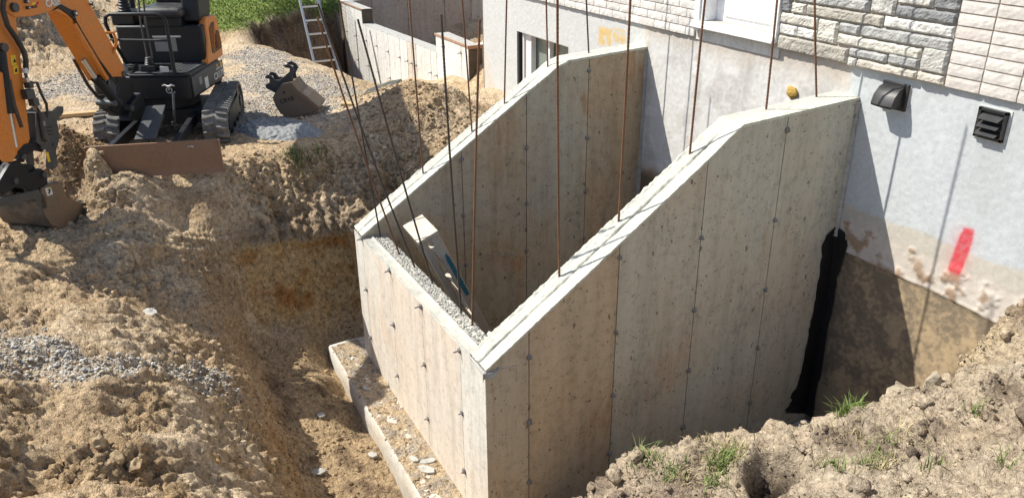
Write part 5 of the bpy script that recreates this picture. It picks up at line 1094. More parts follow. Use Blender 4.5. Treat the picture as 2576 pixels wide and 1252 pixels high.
# lower side plate with lettering
mb = MB(UP); mb.prism([(.33, 1.628), (-.545, 1.628), (-.56, 1.80), (-.16, 1.812), (.33, 1.812)], lambda u, v: (u, .386, v), lambda u, v: (u, .398, v)); sp_ = mb.build('side_panel', M['panelgrey'], EX, bevel=.004)
yv_ = -Vector(UP.x); fr_side = Fr(UP((-.245, .3995, 1.652)), tuple(yv_), tuple(UP.y)); fr_side.z = Vector((0, 0, 1))
text_mesh('CX17C', fr_side, .092, .0012, 'model_lettering', M['label'], sp_, bold=.002, sx=1.12)
fr_s2 = Fr(UP((-.335, .3995, 1.735)), tuple(yv_), tuple(UP.y)); fr_s2.z = Vector((0, 0, 1))
text_mesh('LONGUS', fr_s2, .032, .001, 'dealer_lettering', M['label'], sp_, bold=.0006)
for (a, b, z0_, z1_, m_) in [(-.075, .02, 1.63, 1.735, 'label'), (.09, .16, 1.70, 1.77, 'label_dim'), (-.52, -.48, 1.73, 1.79, 'yellow'), (-.40, -.355, 1.765, 1.785, 'orange')]:
    mb = MB(UP); mb.box((a, .398, z0_), (b, .3992, z1_)); mb.build('decal', M[m_], sp_)
mb = MB(UP); mb.box((-.1492, -.10, 1.965), (-.148, .115, 2.095)); d_ = mb.build('decal', M['label_dim'], EX); mb = MB(UP); mb.box((-.1482, -.11, 2.10), (-.147, .17, 2.118)); mb.build('decal', M['label'], EX)
# seat
def cushion(name, c0, c1, r, mat, puff=.02):
    (x0, y0, z0), (x1, y1, z1) = c0, c1; mb = MB(UP); mb.box(c0, c1); o = mb.build(name, M[mat], EX, bevel=r, segs=4); return o
cushion('seat', (-.56, -.21, 2.285), (-.10, .235, 2.385), .045, 'seat'); cushion('seat_back', (-.66, -.20, 2.36), (-.55, .235, 2.86), .045, 'seat')
ubox('seat_base', (-.52, -.17, 2.2), (-.14, .20, 2.29), 'mblack', .01)
mb = MB(UP); mb.prism([(-.20, 2.24), (-.52, 2.25), (-.58, 2.40), (-.55, 2.56), (-.42, 2.58), (-.24, 2.47)], lambda u, v: (u, .19, v), lambda u, v: (u, .36, v)); mb.build('console', M['mblack'], EX, bevel=.02)
ubox('console', (-.55, -.50, 2.21), (-.18, -.27, 2.33), 'mblack', .02)
def bellows(u, v, z0_, z1_, r0, r1, n=5):
    path = []; rs = []
    for k in range(n*2+1):
        t = k/(n*2); path.append((u, v, z0_+(z1_-z0_)*t)); rs.append((r0+(r1-r0)*t)*(1 if k % 2 else .82))
    mb = MB(UP); mb.tube(path, r0, 14, rs=rs); return mb.build('bellows', M['seat'], EX, smooth=True)
bellows(-.30, -.40, 2.33, 2.47, .065, .045); mb = MB(UP); mb.tube([(-.30, -.40, 2.45), (-.28, -.40, 2.60)], .012, 8); mb.tube([(-.28, -.40, 2.60), (-.27, -.40, 2.70)], .025, 10); mb.build('joystick', M['seat'], EX, smooth=True)
bellows(-.33, .30, 2.50, 2.60, .05, .035)
# travel levers
ubox('lever_box', (.16, -.09, 1.858), (.29, .045, 1.91), 'mblack', .006); bellows(.23, -.02, 1.91, 1.985, .05, .03, 4)
for v in (-.035, .012):
    mb = MB(UP); mb.tube([(.22, v, 1.97), (.20, v-.008, 2.3), (.12, v-.012, 2.62), (.10, v-.012, 2.70)], .0085, 8); mb.build('travel_lever', M['mgrey'], EX, smooth=True)
for (u, v, s_) in ((.22, -.19, 1), (.20, .12, 1)):
    mb = MB(UP); mb.box((u-.05, v-.03, 1.862), (u+.05, v+.035, 1.90)); mb.box((u-.02, v-.05, 1.90), (u+.03, v+.05, 1.915)); mb.build('pedal', M['mblack'], EX, bevel=.004)
# front guard rail
mb = MB(UP); mb.tube([(.0, -.34, 1.86), (.20, -.34, 2.15), (.28, -.335, 2.30), (.30, -.315, 2.365), (.30, -.27, 2.388), (.30, 0, 2.388), (.30, .165, 2.386), (.30, .215, 2.365), (.305, .238, 2.32), (.33, .245, 2.1), (.345, .25, 1.84)], .0165, 10)
gr_ = mb.build('guard_rail', M['mblack'], EX, smooth=True); mb = MB(UP); mb.tube([(.25, -.335, 2.15), (.32, .24, 2.15)], .011, 8); mb.build('rail_bar', M['mblack'], gr_, smooth=True)
# canopy on two rear posts (above the picture), roof enlarged to carry its shadow farther
for v in (-.44, .30):
    mb = MB(UP); mb.tube([(-.56, v, 2.2), (-.60, v, 2.6), (-.58, v, 3.35), (-.50, v, 3.50)], .03, 10); mb.build('canopy_post', M['mblack'], EX, smooth=True)
mb = MB(UP); mb.prism([(.46, -.55), (.50, -.48), (.50, .60), (.46, .67), (-.62, .67), (-.68, .60), (-.68, -.48), (-.62, -.55)], lambda u, v: (u, v, 3.47), lambda u, v: (u*.97-.01, v*.97, 3.54)); mb.build('canopy', M['mblack'], EX, bevel=.015)
# ---- boom
class BoomFr(Fr):
    def __call__(s, p): return s.o + s.x*(1.3412*p[0]+.0407) + s.y*p[1] + s.z*(.9973*p[2]+.3065*p[0]+.0093-.0886*p[0]*p[2])
BF = BoomFr((-4.5, -1.6, 0), (.78, -.626, 0), (.626, .78, 0))          # x along the boom, y towards the viewer
def bprism(name, poly, y0, y1, mat, bev=.006, parent=None, **k):
    mb = MB(BF); mb.prism(poly, lambda u, v: (u, y0, v), lambda u, v: (u, y1, v)); return mb.build(name, M[mat], parent or EX, bevel=bev, **k)
def btube(name, path, r, mat, parent=None, n=8, **k):
    mb = MB(BF); mb.tube(path, r, n, **k); return mb.build(name, M[mat], parent or EX, smooth=True)
def bpin(u, v, y0, y1, r, parent, mat='mgrey'):
    mb = MB(BF); mb.cyl((u, y0, v), (u, y1, v), r, 14); return mb.build('pin', M[mat], parent, smooth=True)
_bp = [(.90, 2.51), (.772, 2.505), (.60, 2.530), (.50, 2.470), (.443, 2.34), (.28, 1.930), (.109, 1.905), (.087, 1.976), (.12, 2.08), (.256, 2.47), (.30, 2.60), (.40, 2.72), (.58, 2.76), (.80, 2.70), (.93, 2.64), (.955, 2.57)]
_bq = list(_bp); _bq[3] = (.56, 2.50); _bq[4] = (.50, 2.33); _bq[5] = (.345, 1.90); _bq[2] = (.61, 2.53)
mb = MB(BF); n_ = len(_bp); mb.pts([(u, 0, v) for u, v in _bp]+[(u, -.115, v) for u, v in _bq], [tuple(reversed(range(n_))), tuple(range(n_, 2*n_))]+[(i, (i+1) % n_, n_+(i+1) % n_, n_+i) for i in range(n_)]); boom = mb.build('boom', M['orange'], EX, bevel=.006)
# lower web plate seen from below and welded rib
bprism('boom_rib', [(.475, 2.405), (.295, 1.905), (.275, 1.915), (.452, 2.415)], -.02, .018, 'orange', .003, boom)
btube('hose', [(.46, .012, 2.44), (.40, .012, 2.27), (.33, .012, 2.09), (.25, .012, 1.93), (.20, .01, 1.84)], .010, 'hose', boom)  # added dark tube, draws the shaded slot beside the rib
text_mesh('CASE', Fr(BF((.655, .0015, 2.563)), tuple(-BF.x), tuple(BF.y)), .072, .0012, 'maker_lettering', M['label'], boom, bold=.003, sx=.95)
text_mesh('LONGUS', Fr(BF((.80, .0015, 2.562)), tuple(-BF.x), tuple(BF.y)), .026, .001, 'dealer_lettering', M['mblack'], boom, bold=.0006)
bprism('decal', [(.765, 2.590), (.735, 2.590), (.72, 2.610), (.75, 2.610)], 0, .0015, 'yellow', 0, boom); bprism('decal', [(.735, 2.590), (.71, 2.590), (.70, 2.610), (.72, 2.610)], 0, .0015, 'red', 0, boom)
for (u, v, r) in ((.894, 2.588, .034), (.445, 2.492, .024), (.281, 2.552, .014), (.80, 2.625, .016), (.80, 2.575, .012)):
    bpin(u, v, -.19, .022, r, boom); bpin(u, v, .02, .028, r*.45, boom, 'chrome')
bprism('cable_guide', [(.62, 2.53), (.56, 2.545), (.50, 2.49), (.455, 2.43), (.44, 2.44), (.46, 2.52), (.54, 2.575)], -.10, .01, 'mblack', .003, boom)
# ear and step on the boom flank
btube('grab_loop', [(.20, -.01, 2.30), (.155, .03, 2.30), (.145, .03, 2.22), (.165, .0, 2.12)], .012, 'orange', boom)
# boom cylinder and swing bracket
btube('boom_cylinder', [(.20, -.02, 1.67), (.335, -.05, 1.93)], .042, 'mblack', n=14); btube('cylinder_rod', [(.335, -.05, 1.93), (.40, -.06, 2.1)], .022, 'chrome', n=12)
bprism('swing_bracket', [(.26, 1.63), (.18, 1.56), (.05, 1.56), (-.02, 1.60), (-.02, 1.82), (.04, 1.90), (.07, 1.98), (.12, 1.98), (.13, 1.86), (.15, 1.76), (.25, 1.70)], -.15, -.06, 'mblack', .012)
bprism('swing_bracket', [(.14, 1.50), (-.03, 1.50), (-.07, 1.62), (-.05, 1.74), (.08, 1.66)], -.13, -.01, 'mblack', .015)
for (u, v) in ((.255, 1.69), (.11, 1.93), (.10, 1.62)): bpin(u, v, -.17, .01, .028, EX)
btube('hose', [(-.02, -.16, 1.80), (.08, -.20, 1.72), (.22, -.20, 1.74), (.30, -.18, 1.86), (.38, -.17, 2.1)], .014, 'hose')
mb = MB(UP); mb.cyl((.42, -.44, 1.55), (.42, -.44, 1.85), .05, 14); mb.tube([(.30, -.46, 1.62), (.44, -.40, 1.58), (.52, -.30, 1.60)], .03, 10); mb.build('swing_cylinder', M['mblack'], EX, smooth=True)
ubox('lamp_housing', (.28, -.53, 1.66), (.37, -.38, 1.80), 'mblack', .02)
# ---- arm (dipper)
arm = bprism('arm', [(.86, 2.63), (.885, 2.50), (.93, 2.15), (1.005, 1.53), (1.06, 1.43), (1.13, 1.42), (1.19, 1.50), (1.21, 1.9), (1.17, 2.4), (1.14, 2.72), (1.04, 2.86), (.94, 2.80)], -.155, -.01, 'orange', .008)
bprism('arm_plate', [(1.085, 2.08), (1.12, 2.12), (1.20, 2.10), (1.27, 1.50), (1.25, 1.40), (1.20, 1.385), (1.165, 1.44), (1.12, 1.8)], .0, .035, 'orange', .006, arm, label='orange cover plate along the arm')
btube('bucket_cylinder', [(1.07, .02, 2.27), (1.13, .03, 1.78)], .03, 'mblack', arm, n=14); btube('cylinder_rod', [(1.13, .03, 1.78), (1.15, .03, 1.50)], .015, 'chrome', arm)
bpin(1.035, 2.295, -.18, .02, .032, arm); bpin(.90, 2.59, -.18, .03, .03, arm); bpin(1.17, 1.46, -.18, .02, .024, arm)
btube('hose', [(.93, .02, 2.80), (.965, .03, 2.68), (1.0, .035, 2.58), (.995, .035, 2.46), (.955, .03, 2.36), (.925, .03, 2.25), (.925, .03, 2.18), (.935, .02, 2.10)], .019, 'hose', arm)
btube('hose_sleeve', [(.938, .02, 2.115), (.944, .02, 2.075)], .022, 'label', arm); btube('hose', [(.944, .02, 2.08), (.945, .02, 2.0)], .012, 'mgrey', arm)
for (a, b, z0_, z1_, m_) in [(.925, .955, 1.95, 2.01, 'mgrey'), (.93, .99, 1.865, 1.945, 'mgrey'), (.915, .955, 1.80, 1.87, 'mgrey'), (.945, .965, 2.0, 2.04, 'chrome'), (.905, .93, 1.765, 1.81, 'chrome')]:
    mb = MB(BF); mb.box((a, -.01, z0_), (b, .045, z1_)); mb.build('valve_block', M[m_], arm, bevel=.005)
btube('hose', [(.93, .03, 1.99), (.895, .04, 1.99), (.885, .04, 1.90), (.865, .04, 1.80), (.868, .03, 1.72)], .011, 'hose', arm)
btube('hose', [(.925, .03, 1.78), (.935, .035, 1.65), (.945, .035, 1.52), (.925, .03, 1.50)], .013, 'hose', arm); btube('hose', [(1.09, .05, 2.05), (1.11, .06, 1.85), (1.10, .06, 1.66)], .014, 'hose', arm)
for (za, zb, m_) in ((2.145, 2.225, 'yellow'), (2.075, 2.14, 'yellow')):
    o = bprism('warning_decal', [(.995, zb), (.958, zb), (.968, za), (1.005, za)], -.0085, -.007, m_, 0, arm)
bprism('decal_symbol', [(.988, 2.165), (.965, 2.168), (.975, 2.20)], -.007, -.0062, 'mblack', 0, arm); bprism('decal_symbol', [(.995, 2.09), (.975, 2.09), (.973, 2.12), (.985, 2.115)], -.007, -.0062, 'mblack', 0, arm)
# ---- linkage, coupler, thumb, bucket
lk = bprism('bucket_link', [(1.12, 1.45), (1.06, 1.50), (.96, 1.505), (.925, 1.46), (.945, 1.40), (1.0, 1.43), (1.06, 1.41), (1.10, 1.35), (1.13, 1.36)], -.03, .0, 'mblack', .006)
bprism('bucket_link', [(1.12, 1.45), (1.06, 1.50), (.96, 1.505), (.925, 1.46), (.945, 1.40), (1.0, 1.43), (1.06, 1.41), (1.10, 1.35), (1.13, 1.36)], -.18, -.15, 'mblack', .006)
bprism('coupler', [(1.20, 1.36), (1.13, 1.38), (1.08, 1.25), (.99, 1.27), (.955, 1.22), (.97, 1.13), (1.05, 1.10), (1.06, 1.02), (1.10, 1.0), (1.13, 1.12), (1.20, 1.16), (1.30, 1.12), (1.33, 1.20), (1.25, 1.30)], -.04, .0, 'mblack', .006)
bprism('coupler', [(1.20, 1.36), (1.13, 1.38), (1.08, 1.25), (.99, 1.27), (.955, 1.22), (.97, 1.13), (1.05, 1.10), (1.06, 1.02), (1.10, 1.0), (1.13, 1.12), (1.20, 1.16), (1.30, 1.12), (1.33, 1.20), (1.25, 1.30)], -.19, -.15, 'mblack', .006)
bprism('coupler', [(1.13, 1.36), (1.0, 1.30), (.99, 1.20), (1.22, 1.17), (1.25, 1.28)], -.15, -.04, 'mblack', .01)
for (u, v, y0_, y1_) in ((1.08, 1.06, -.45, .01), (1.34, 1.07, -.45, .01)):
    mb = MB(BF); mb.box((u-.022, y0_, v-.016), (u+.022, y1_, v+.016)); mb.build('hitch_bar', M['mgrey'], EX, bevel=.004)
for (u, v) in ((.99, 1.21), (1.20, 1.22), (1.10, 1.40), (.95, 1.45)): bpin(u, v, -.2, .02, .022, EX)
for yy_ in (-.41, .0):
    bprism('hitch_plate', [(1.06, 1.10), (1.11, 1.10), (1.36, 1.11), (1.37, 1.04), (1.10, 1.02), (1.06, .92), (1.03, .92), (1.02, 1.02)], yy_-.012, yy_+.012, 'mgrey', .003)
# worn grey plate bracket (thumb) standing beside the arm
tp = bprism('thumb', [(.94, 1.748), (.815, 1.735), (.766, 1.765), (.722, 1.752), (.735, 1.70), (.80, 1.645), (.81, 1.50), (.865, 1.39), (.88, 1.26), (.93, 1.24), (.965, 1.27), (.93, 1.41), (.99, 1.50)], .01, .022, 'mgrey', .003, label='worn grey steel thumb plate')
bprism('thumb', [(.94, 1.748), (.815, 1.735), (.766, 1.765), (.722, 1.752), (.735, 1.70), (.80, 1.645), (.81, 1.50), (.865, 1.39), (.88, 1.26), (.93, 1.24)], -.20, -.188, 'mgrey', .003)
bprism('thumb_web', [(.93, 1.74), (.905, 1.74), (.87, 1.50), (.90, 1.45)], -.19, .01, 'mgrey', .003, tp)
mb = MB(BF)
for k in range(3): mb.box((.852+.004*k, .0225, 1.60-.03*k), (.895, .026, 1.608-.03*k))
mb.build('thumb_slot', M['dark'], tp); bprism('nameplate', [(.925, 1.665), (.895, 1.665), (.895, 1.625), (.925, 1.625)], .022, .025, 'label_dim', .001, tp)
bprism('decal', [(.948, 1.40), (.928, 1.40), (.928, 1.315), (.948, 1.315)], .023, .0245, 'yellow', 0, tp)
for (u, v) in ((.86, 1.70), (.87, 1.45)): bpin(u, v, .0, .03, .014, tp)
# bucket
sidep = [(1.035, 1.10), (.969, 1.125), (.885, 1.112), (.870, 1.05), (.859, .973), (.79, .905), (.754, .882), (.70, .862), (.727, .805), (.82, .74), (.92, .704), (.98, .712), (1.03, .76), (1.06, .86), (1.065, .98)]
shell = [(.885, 1.112), (.969, 1.125), (1.035, 1.10), (1.065, .98), (1.06, .86), (1.03, .76), (.98, .712), (.92, .704), (.82, .74), (.70, .80)]
mb = MB(BF); n = len(shell); P = []
for (u, v) in shell: P += [(u, .005, v), (u, -.43, v)]
mb.pts(P, [(2*i, 2*i+2, 2*i+3, 2*i+1) for i in range(n-1)]); bk = mb.build('bucket', M['shell'], EX, fix=False)
md = bk.modifiers.new('thick', 'SOLIDIFY'); md.thickness = .012; md.offset = 0
bprism('bucket_side', sidep, -.002, .012, 'bucket', .003, bk); bprism('bucket_side', sidep, -.436, -.424, 'bucket', .003, bk)
bprism('cutting_edge', [(.72, .79), (.64, .85), (.70, .865), (.76, .885), (.77, .87), (.73, .845)], -.43, .016, 'mgrey', .003, bk)
for k in range(4): bprism('tooth', [(.70, .80), (.60, .848), (.635, .868), (.72, .85)], -.41+k*.125, -.37+k*.125, 'mgrey', .003, bk)
text_mesh('CRYB', Fr(BF((1.0, .0125, .845)), tuple((-BF.x*.82+Vector((0, 0, .57))*1.0).normalized()), tuple(BF.y)), .06, .0012, 'maker_lettering', M['rust'], bk, bold=.001)
bprism('decal', [(1.012, 1.095), (.967, 1.095), (.963, 1.028), (1.008, 1.022)], .012, .0135, 'label', 0, bk); bprism('decal_symbol', [(1.0, 1.082), (.978, 1.08), (.975, 1.06), (.992, 1.035), (.998, 1.05), (.988, 1.065)], .0135, .0142, 'hose', 0, bk); bprism('decal', [(.985, 1.095), (.967, 1.095), (.966, 1.08), (.985, 1.08)], .0135, .0142, 'lime', 0, bk)

# ================================================================== spare bucket lying on the gravel
LBf = Fr((-4.95, -.12, 0), (.4588, .8885, 0), (-.8902, .4555, 0))   # x right, y away from viewer
SB = thing('excavator_bucket', 'rusty brown spare digging bucket with two hooked ears lying on the gravel', 'bucket', (-4.95, -.05, 1.20))
def lprism(name, poly, y0, y1, mat, bev=.003, parent=None):
    mb = MB(LBf); mb.prism(poly, lambda u, v: (u, y0, v), lambda u, v: (u, y1, v)); return mb.build(name, M[mat], parent or SB, bevel=bev)
plate = [(-.134, 1.548), (-.022, 1.569), (.04, 1.480), (.121, 1.42), (.234, 1.31), (.22, 1.285), (.08, 1.235), (-.05, 1.206), (-.12, 1.210), (-.178, 1.258), (-.215, 1.33), (-.235, 1.42), (-.20, 1.47)]
bs = lprism('side_plate', plate, .0, .012, 'bucket'); lprism('side_plate', plate, .34, .352, 'bucket')
mb = MB(LBf); P = []
sh2 = [(.234, 1.31), (.121, 1.42), (.04, 1.480), (-.022, 1.569), (-.134, 1.548), (-.20, 1.47), (-.235, 1.42), (-.215, 1.33), (-.178, 1.258), (-.12, 1.210), (-.05, 1.206), (.08, 1.235), (.22, 1.285)]
for (u, v) in sh2: P += [(u, .006, v), (u, .346, v)]
mb.pts(P, [(2*i, 2*i+2, 2*i+3, 2*i+1) for i in range(len(sh2)-1)]); shl = mb.build('shell', M['bucket'], SB, fix=False); md = shl.modifiers.new('thick', 'SOLIDIFY'); md.thickness = .01; md.offset = 0
lprism('cutting_edge', [(.05, 1.475), (.235, 1.315), (.245, 1.30), (.225, 1.285), (.03, 1.462)], -.004, .0, 'rust', .001)
lprism('stiffener', [(-.05, 1.55), (-.035, 1.55), (.045, 1.44), (-.01, 1.42)], -.006, .0, 'bucket', .001)
ears = [(-.20, 1.43), (-.322, 1.500), (-.325, 1.535), (-.27, 1.564), (-.277, 1.597), (-.322, 1.608), (-.296, 1.644), (-.247, 1.629), (-.216, 1.585), (-.165, 1.585), (-.053, 1.671), (-.046, 1.707), (-.091, 1.715), (-.114, 1.736), (-.064, 1.753), (-.017, 1.728), (.007, 1.685), (-.029, 1.627), (-.022, 1.569), (-.10, 1.50)]
lprism('hook_plate', ears, .09, .104, 'panelgrey'); lprism('hook_plate', ears, .24, .254, 'panelgrey')
_t = text_mesh('CRYB', Fr(LBf((-.165, -.0015, 1.352)), tuple((LBf.x+Vector((0, 0, .28))).normalized()), tuple(LBf.y)), .062, .001, 'maker_lettering', M['mblack'], SB, bold=.001)
mb = MB(LBf); mb.cyl((-.11, -.004, 1.475), (-.11, .02, 1.475), .012, 12); mb.build('bolt_hole', M['dark'], SB)

# hardened concrete spill
nx_, ny_ = 110, 80; uu, vv_ = np.meshgrid(np.linspace(-1, 1, nx_), np.linspace(-1, 1, ny_), indexing='ij')
ang = .55; cxx, cyy = -4.60, -.40
r_ = np.maximum(np.abs(uu), np.abs(vv_)); th = np.arctan2(vv_, uu); k_ = r_/np.maximum(1e-6, np.hypot(uu, vv_)); uu2, vv2 = uu*k_, vv_*k_
rad_ = 1 + .16*fbm(np.cos(th)*1.6, np.sin(th)*1.6, 4, 3)
px_ = uu2*.56*rad_; py_ = vv2*.36*rad_
XW = cxx + px_*math.cos(ang)*1.0 - py_*math.sin(ang); YW = cyy + px_*math.sin(ang)*.9 + py_*math.cos(ang)
hh = .085*(1-np.clip(r_, 0, 1)**6)
ZW = 1.165 + hh + 1.1*(.5-worley3(XW/.05, YW/.05, XW*0+2.)[0])*.03 + .026*fbm(XW*9, YW*9, 3, 5, .65)*(1-r_**8)
sl = np_mesh('concrete_spill', np.stack([XW, YW, ZW], -1).reshape(-1, 3), gridF(nx_, ny_), M['spill'], smooth=True)
tag(sl, 'flat grey slab of spilled hardened concrete in front of the spare bucket', 'concrete slab')

# ladder in the far pit
LD = thing('extension_ladder', 'aluminium ladder leaning out of the far pit against its dark soil bank', 'ladder', (-10.3, 1.7, 0))
def lp(y, z): return (-10.3-.45*(z-.1), y, z)
yl = lambda z: 1.44+.025*(1.7-z); yr = lambda z: 1.735+.11*(1.7-z)
for yy_ in (yl, yr):
    mb = MB(); mb.beam(lp(yy_(-.05), -.05), lp(yy_(2.4), 2.4), .03, .065, up=(1, 0, .3)); mb.build('rail', M['alu'], LD)
for k in range(12):
    z = .005+.218*k; mb = MB(); mb.beam(lp(yl(z)+.01, z), lp(yr(z)-.01, z), .034, .026, up=(0, 0, 1)); rg_ = mb.build('rung', M['alu'], LD)
    if k in (2, 6): 
        for e_, s_ in ((yl, 1), (yr, -1)):
            mb = MB(); mb.beam(lp(e_(z), z-.09), lp(e_(z)+s_*.07, z), .014, .006); mb.build('brace', M['alu'], LD)
# wooden step ladder inside the stairwell
SL = thing('step_ladder', 'old folded wooden step ladder with a teal sprayed rail leaning inside the stairwell', 'step ladder', (-1.75, .4, -.40))
dS = Vector((.06, .60, -1.40)).normalized(); SX = Vector((1, -.06, .02)).normalized(); SF = Fr((-1.925, .075, 1.0), tuple(SX), tuple(-SX.cross(dS)), tuple(-dS))
mb = MB(SF); mb.box((-.195, -.095, -.014), (.195, .085, .014)); cp = mb.build('top_cap', M['wood'], SL, bevel=.003); mb = MB(SF); mb.box((-.03, -.086, .0125), (-.026, .076, .0135)); mb.build('cap_joint', M['dark'], cp)
for k in range(4):
    mb = MB(SF); mb.cyl((.16-.01*(k % 2), -.088, -.004), (.16-.01*(k % 2), -.083, -.004), .005, 8) if k == 0 else mb.cyl((.186, -.05+.04*k, 0), (.190, -.05+.04*k, 0), .006, 8); mb.build('rivet', M['hose'], cp)
for s_ in (-1, 1):
    mb = MB(SF); mb.beam((s_*.165, -.055, -.01), (s_*.205, -.055, -1.46), .026, .07, up=tuple(SF.y)); r1 = mb.build('rail', M['wood'], SL, bevel=.002)
    mb = MB(SF); mb.beam((s_*.145, .045, -.01), (s_*.17, .045, -1.42), .022, .045, up=tuple(SF.y)); mb.build('back_rail', M['wood'], SL, bevel=.002)
    if s_ == 1:
        mb = MB(SF); P = []
        for i in range(24):
            t = i/23; ww = .017*math.sin(math.pi*min(1, t*6+.15)/2); z_ = -.20-.42*t; xx_ = .165+.04*(-z_)/1.46 + .0145
            P += [(xx_, -.055-.008-ww+.004*math.sin(i*3), z_), (xx_+.0005, -.055-.008+ww, z_)]
        mb.grid(P, 24, 2); mb.build('spray_mark', M['teal'], r1, fix=False)
for k in range(4):
    z_ = -.26-.29*k; mb = MB(SF); mb.box((-.17-.008*k, -.09, z_-.01), (.17+.008*k, -.015, z_+.01)); mb.build('tread', M['wood'], SL, bevel=.002)
mb = MB(SF); mb.beam((-.19, -.12, -.12), (-.06, -.12, -.50), .02, .035, up=tuple(SF.y)); mb.build('brace', M['woodnew'], SL, bevel=.002)

# rocks one can tell apart
def rock(x, y, r, sx, sy, sz, rot, label, mat='rock', name='rock', sink=.38, rough=.26, cat='stone', shape=None, group=None):
    V0, F0 = shape or I2; V = V0.copy()
    if shape is None:
        V, F0 = I2; V = V.copy()
    nn_ = noise3(V[:, 0]*1.7+x*9, V[:, 1]*1.7+y*7, V[:, 2]*1.7)
    V = V*(1+rough*2.2*nn_[:, None]); V = V*[sx*r, sy*r, sz*r]; ca, sa = math.cos(rot), math.sin(rot)
    V = np.stack([V[:, 0]*ca-V[:, 1]*sa, V[:, 0]*sa+V[:, 1]*ca, V[:, 2]], -1)
    z = ground_z(x, y); mb = MB(); mb.v = [tuple(p) for p in V]; mb.f = [tuple(f_) for f_ in F0]
    me = mb.mesh(name); o = link(name, me, M[mat], None, smooth=True, fix=False); o.location = (x, y, z+sz*r*(1-sink*2))
    me.shade_flat(); bv_ = o.modifiers.new('bevel', 'BEVEL'); bv_.width = r*.12; bv_.segments = 2; tag(o, label, cat, group); return o
rock(-.272, -2.228, .042, 1.35, .85, .8, .4, 'rounded tan stone, largest and middle of three lying together low on the left bank')
rock(-.33, -2.285, .036, .9, .95, 1.0, 1.0, 'upright brown stone, left of the three lying together low on the left bank')
rock(-.225, -2.15, .040, 1.2, .9, .75, .1, 'pale stone, right of the three lying together low on the left bank')
rock(-.616, -2.606, .052, 1.3, .8, .6, .7, 'flat oval tan stone alone in the hollow near the left edge')
rock(-.30, -2.72, .045, .8, .9, 1.1, .2, 'reddish brown stone cut by the left edge of the view')
rock(-.10, -2.50, .024, 1.2, .8, .9, 1.2, 'small dark stone casting a shadow on smooth sand at lower left')
rock(-.56, -1.78, .045, 1.6, .8, .6, .3, 'orange clay lump near the lower edge left of the pit', mat='clay', cat='clay lump', name='clay_lump', rough=.25)
rock(-2.45, -1.93, .055, 1.4, .9, .5, .5, 'grey flat stone sticking out at the top of the left pit bank', mat='aggregate')
rock(.255, -1.94, .065, 1.1, .9, .8, .1, 'big brown clod at the bottom edge left of the pit')
rock(1.02, 2.02, .10, .95, .8, .9, .6, 'tall knobbly soil clod standing on the mound crest before the house wall', mat='clodm' if 'clodm' in M else 'rock', name='soil_clod', cat='clod', rough=.45, sink=.2)
rock(1.16, 1.88, .10, 1.1, .8, .6, .2, 'wide pale soil clod just right of the tall one on the mound', name='soil_clod', cat='clod', rough=.45, sink=.25, mat='clodm')
rock(1.32, 1.80, .07, .7, .8, .9, .2, 'blocky sandy clod below the tall one on the mound', name='soil_clod', cat='clod', rough=.45, sink=.25, mat='clodm')
rock(-7.85, -1.95, .09, 1.5, .8, .6, .3, 'pale flat stone on the gravel behind the excavator boom')
def plank(name, a, b, wd, th, mat, label, cat):
    mb = MB(); mb.beam(a, b, wd, th); o = mb.build(name, M[mat], None, bevel=.004); tag(o, label, cat); return o
plank('board', (-4.80, .33, 1.33), (-4.62, .60, 1.32), .10, .035, 'woodnew', 'short board lying where the gravel meets the mound', 'board')
plank('board', (-6.20, -2.45, 1.23), (-6.10, -1.98, 1.235), .10, .04, 'woodnew', 'light timber lying behind the left track of the excavator', 'board')
f_ = Fr((-5.05, .88, 1.38), (.25, .95, .25), (-.95, .25, .1)); f_.z = f_.x.cross(f_.y)
mb = MB(f_); mb.prism([(-.24, -.07), (-.05, -.10), (.18, -.05), (.24, .05), (.10, .10), (-.18, .05)], lambda u, v: (u, v, -.025), lambda u, v: (u*.95, v*.95, .03)); tag(mb.build('asphalt_chunk', M['asphalt'], None, bevel=.008), 'dark broken asphalt chunk on top of the dirt mound', 'asphalt chunk')
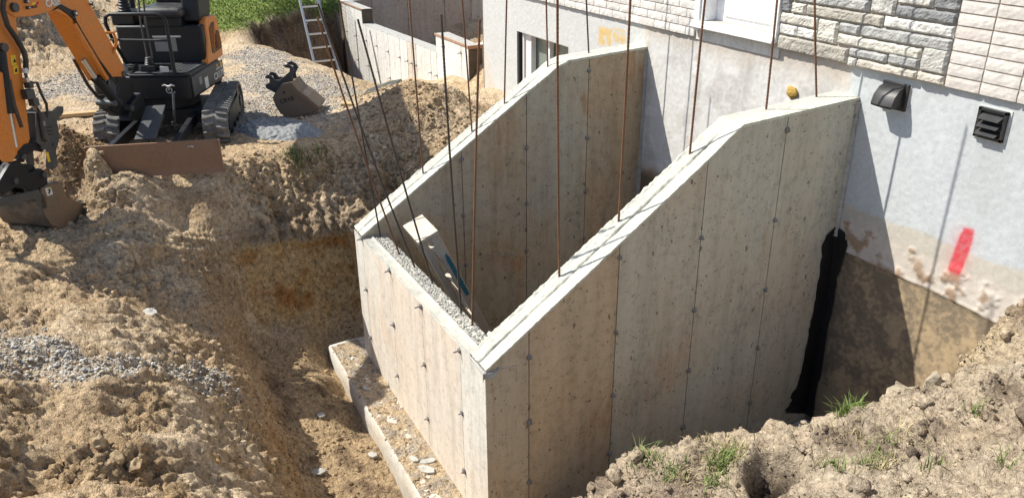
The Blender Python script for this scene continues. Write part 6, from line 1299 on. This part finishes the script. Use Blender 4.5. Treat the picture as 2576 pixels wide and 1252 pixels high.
for (x, y, r, a, lb_) in [(-1.90, -.86, .04, .3, 'grey concrete shard lying on the pit floor, farthest of three'), (-1.35, -1.05, .045, 1.1, 'grey concrete shard on the pit floor near the left bank'), (-1.36, -.62, .04, .6, 'small grey shard on the pit floor beside the footing')]:
    m_ = 6; poly = [(r*(.7+.5*random.random())*math.cos(6.28*k/m_)*1.4, r*.8*(.7+.5*random.random())*math.sin(6.28*k/m_)) for k in range(m_)]
    f_ = Fr((x, y, ground_z(x, y)+.008), (math.cos(a), math.sin(a), .1), (-math.sin(a), math.cos(a), .15)); f_.z = f_.x.cross(f_.y)
    mb = MB(f_); mb.prism(poly, lambda u, v: (u, v, 0), lambda u, v: (u*.95, v*.95, .018)); tag(mb.build('concrete_shard', M['shard'], None, bevel=.003), lb_, 'rubble')

# chain link fence at the lawn edge
FN = thing('chain_link_fence', 'green chain link fence with pale posts at the edge of the lawn', 'fence', (-12.3, 2, 1.5))
fa, fb = Vector((-11.75, .95, 1.44)), Vector((-13.6, 3.1, 1.40))
fd = (fb-fa); fl_ = fd.length; fd.normalize()
for t, r in ((.0, .016), (.28, .022), (.62, .016), (1.0, .016)):
    p = fa+fd*fl_*t; mb = MB(); mb.cyl(tuple(p-Vector((0, 0, .2))), tuple(p+Vector((0, 0, 1.2))), r, 10); mb.build('post', M['galv'], FN, smooth=True)
mb = MB(); st_ = .07; nn_ = int(fl_/st_)
for s_ in (1, -1):
    for k in range(-18, nn_+18):
        x0_ = k*st_; 
        a_t, b_t = (x0_, x0_+1.15*s_)
        lo_, hi_ = 0., 1.15
        def at(t): return fa + fd*(x0_+t*s_) + Vector((0, 0, t))
        t0_ = 0 if 0 <= x0_ <= fl_ else ((-x0_)*s_ if (x0_ < 0 and s_ > 0) else ((x0_-fl_) if s_ < 0 and x0_ > fl_ else None))
        if t0_ is None or t0_ > 1.15: continue
        t1_ = 1.15
        if s_ > 0 and x0_+t1_ > fl_: t1_ = fl_-x0_
        if s_ < 0 and x0_-t1_ < 0: t1_ = x0_
        if t1_-t0_ < .02: continue
        mb.tube([tuple(at(t0_)), tuple(at(t1_))], .003, 3, cap=False)
mb.build('mesh', M['fence'], FN, kind='stuff', fix=False)
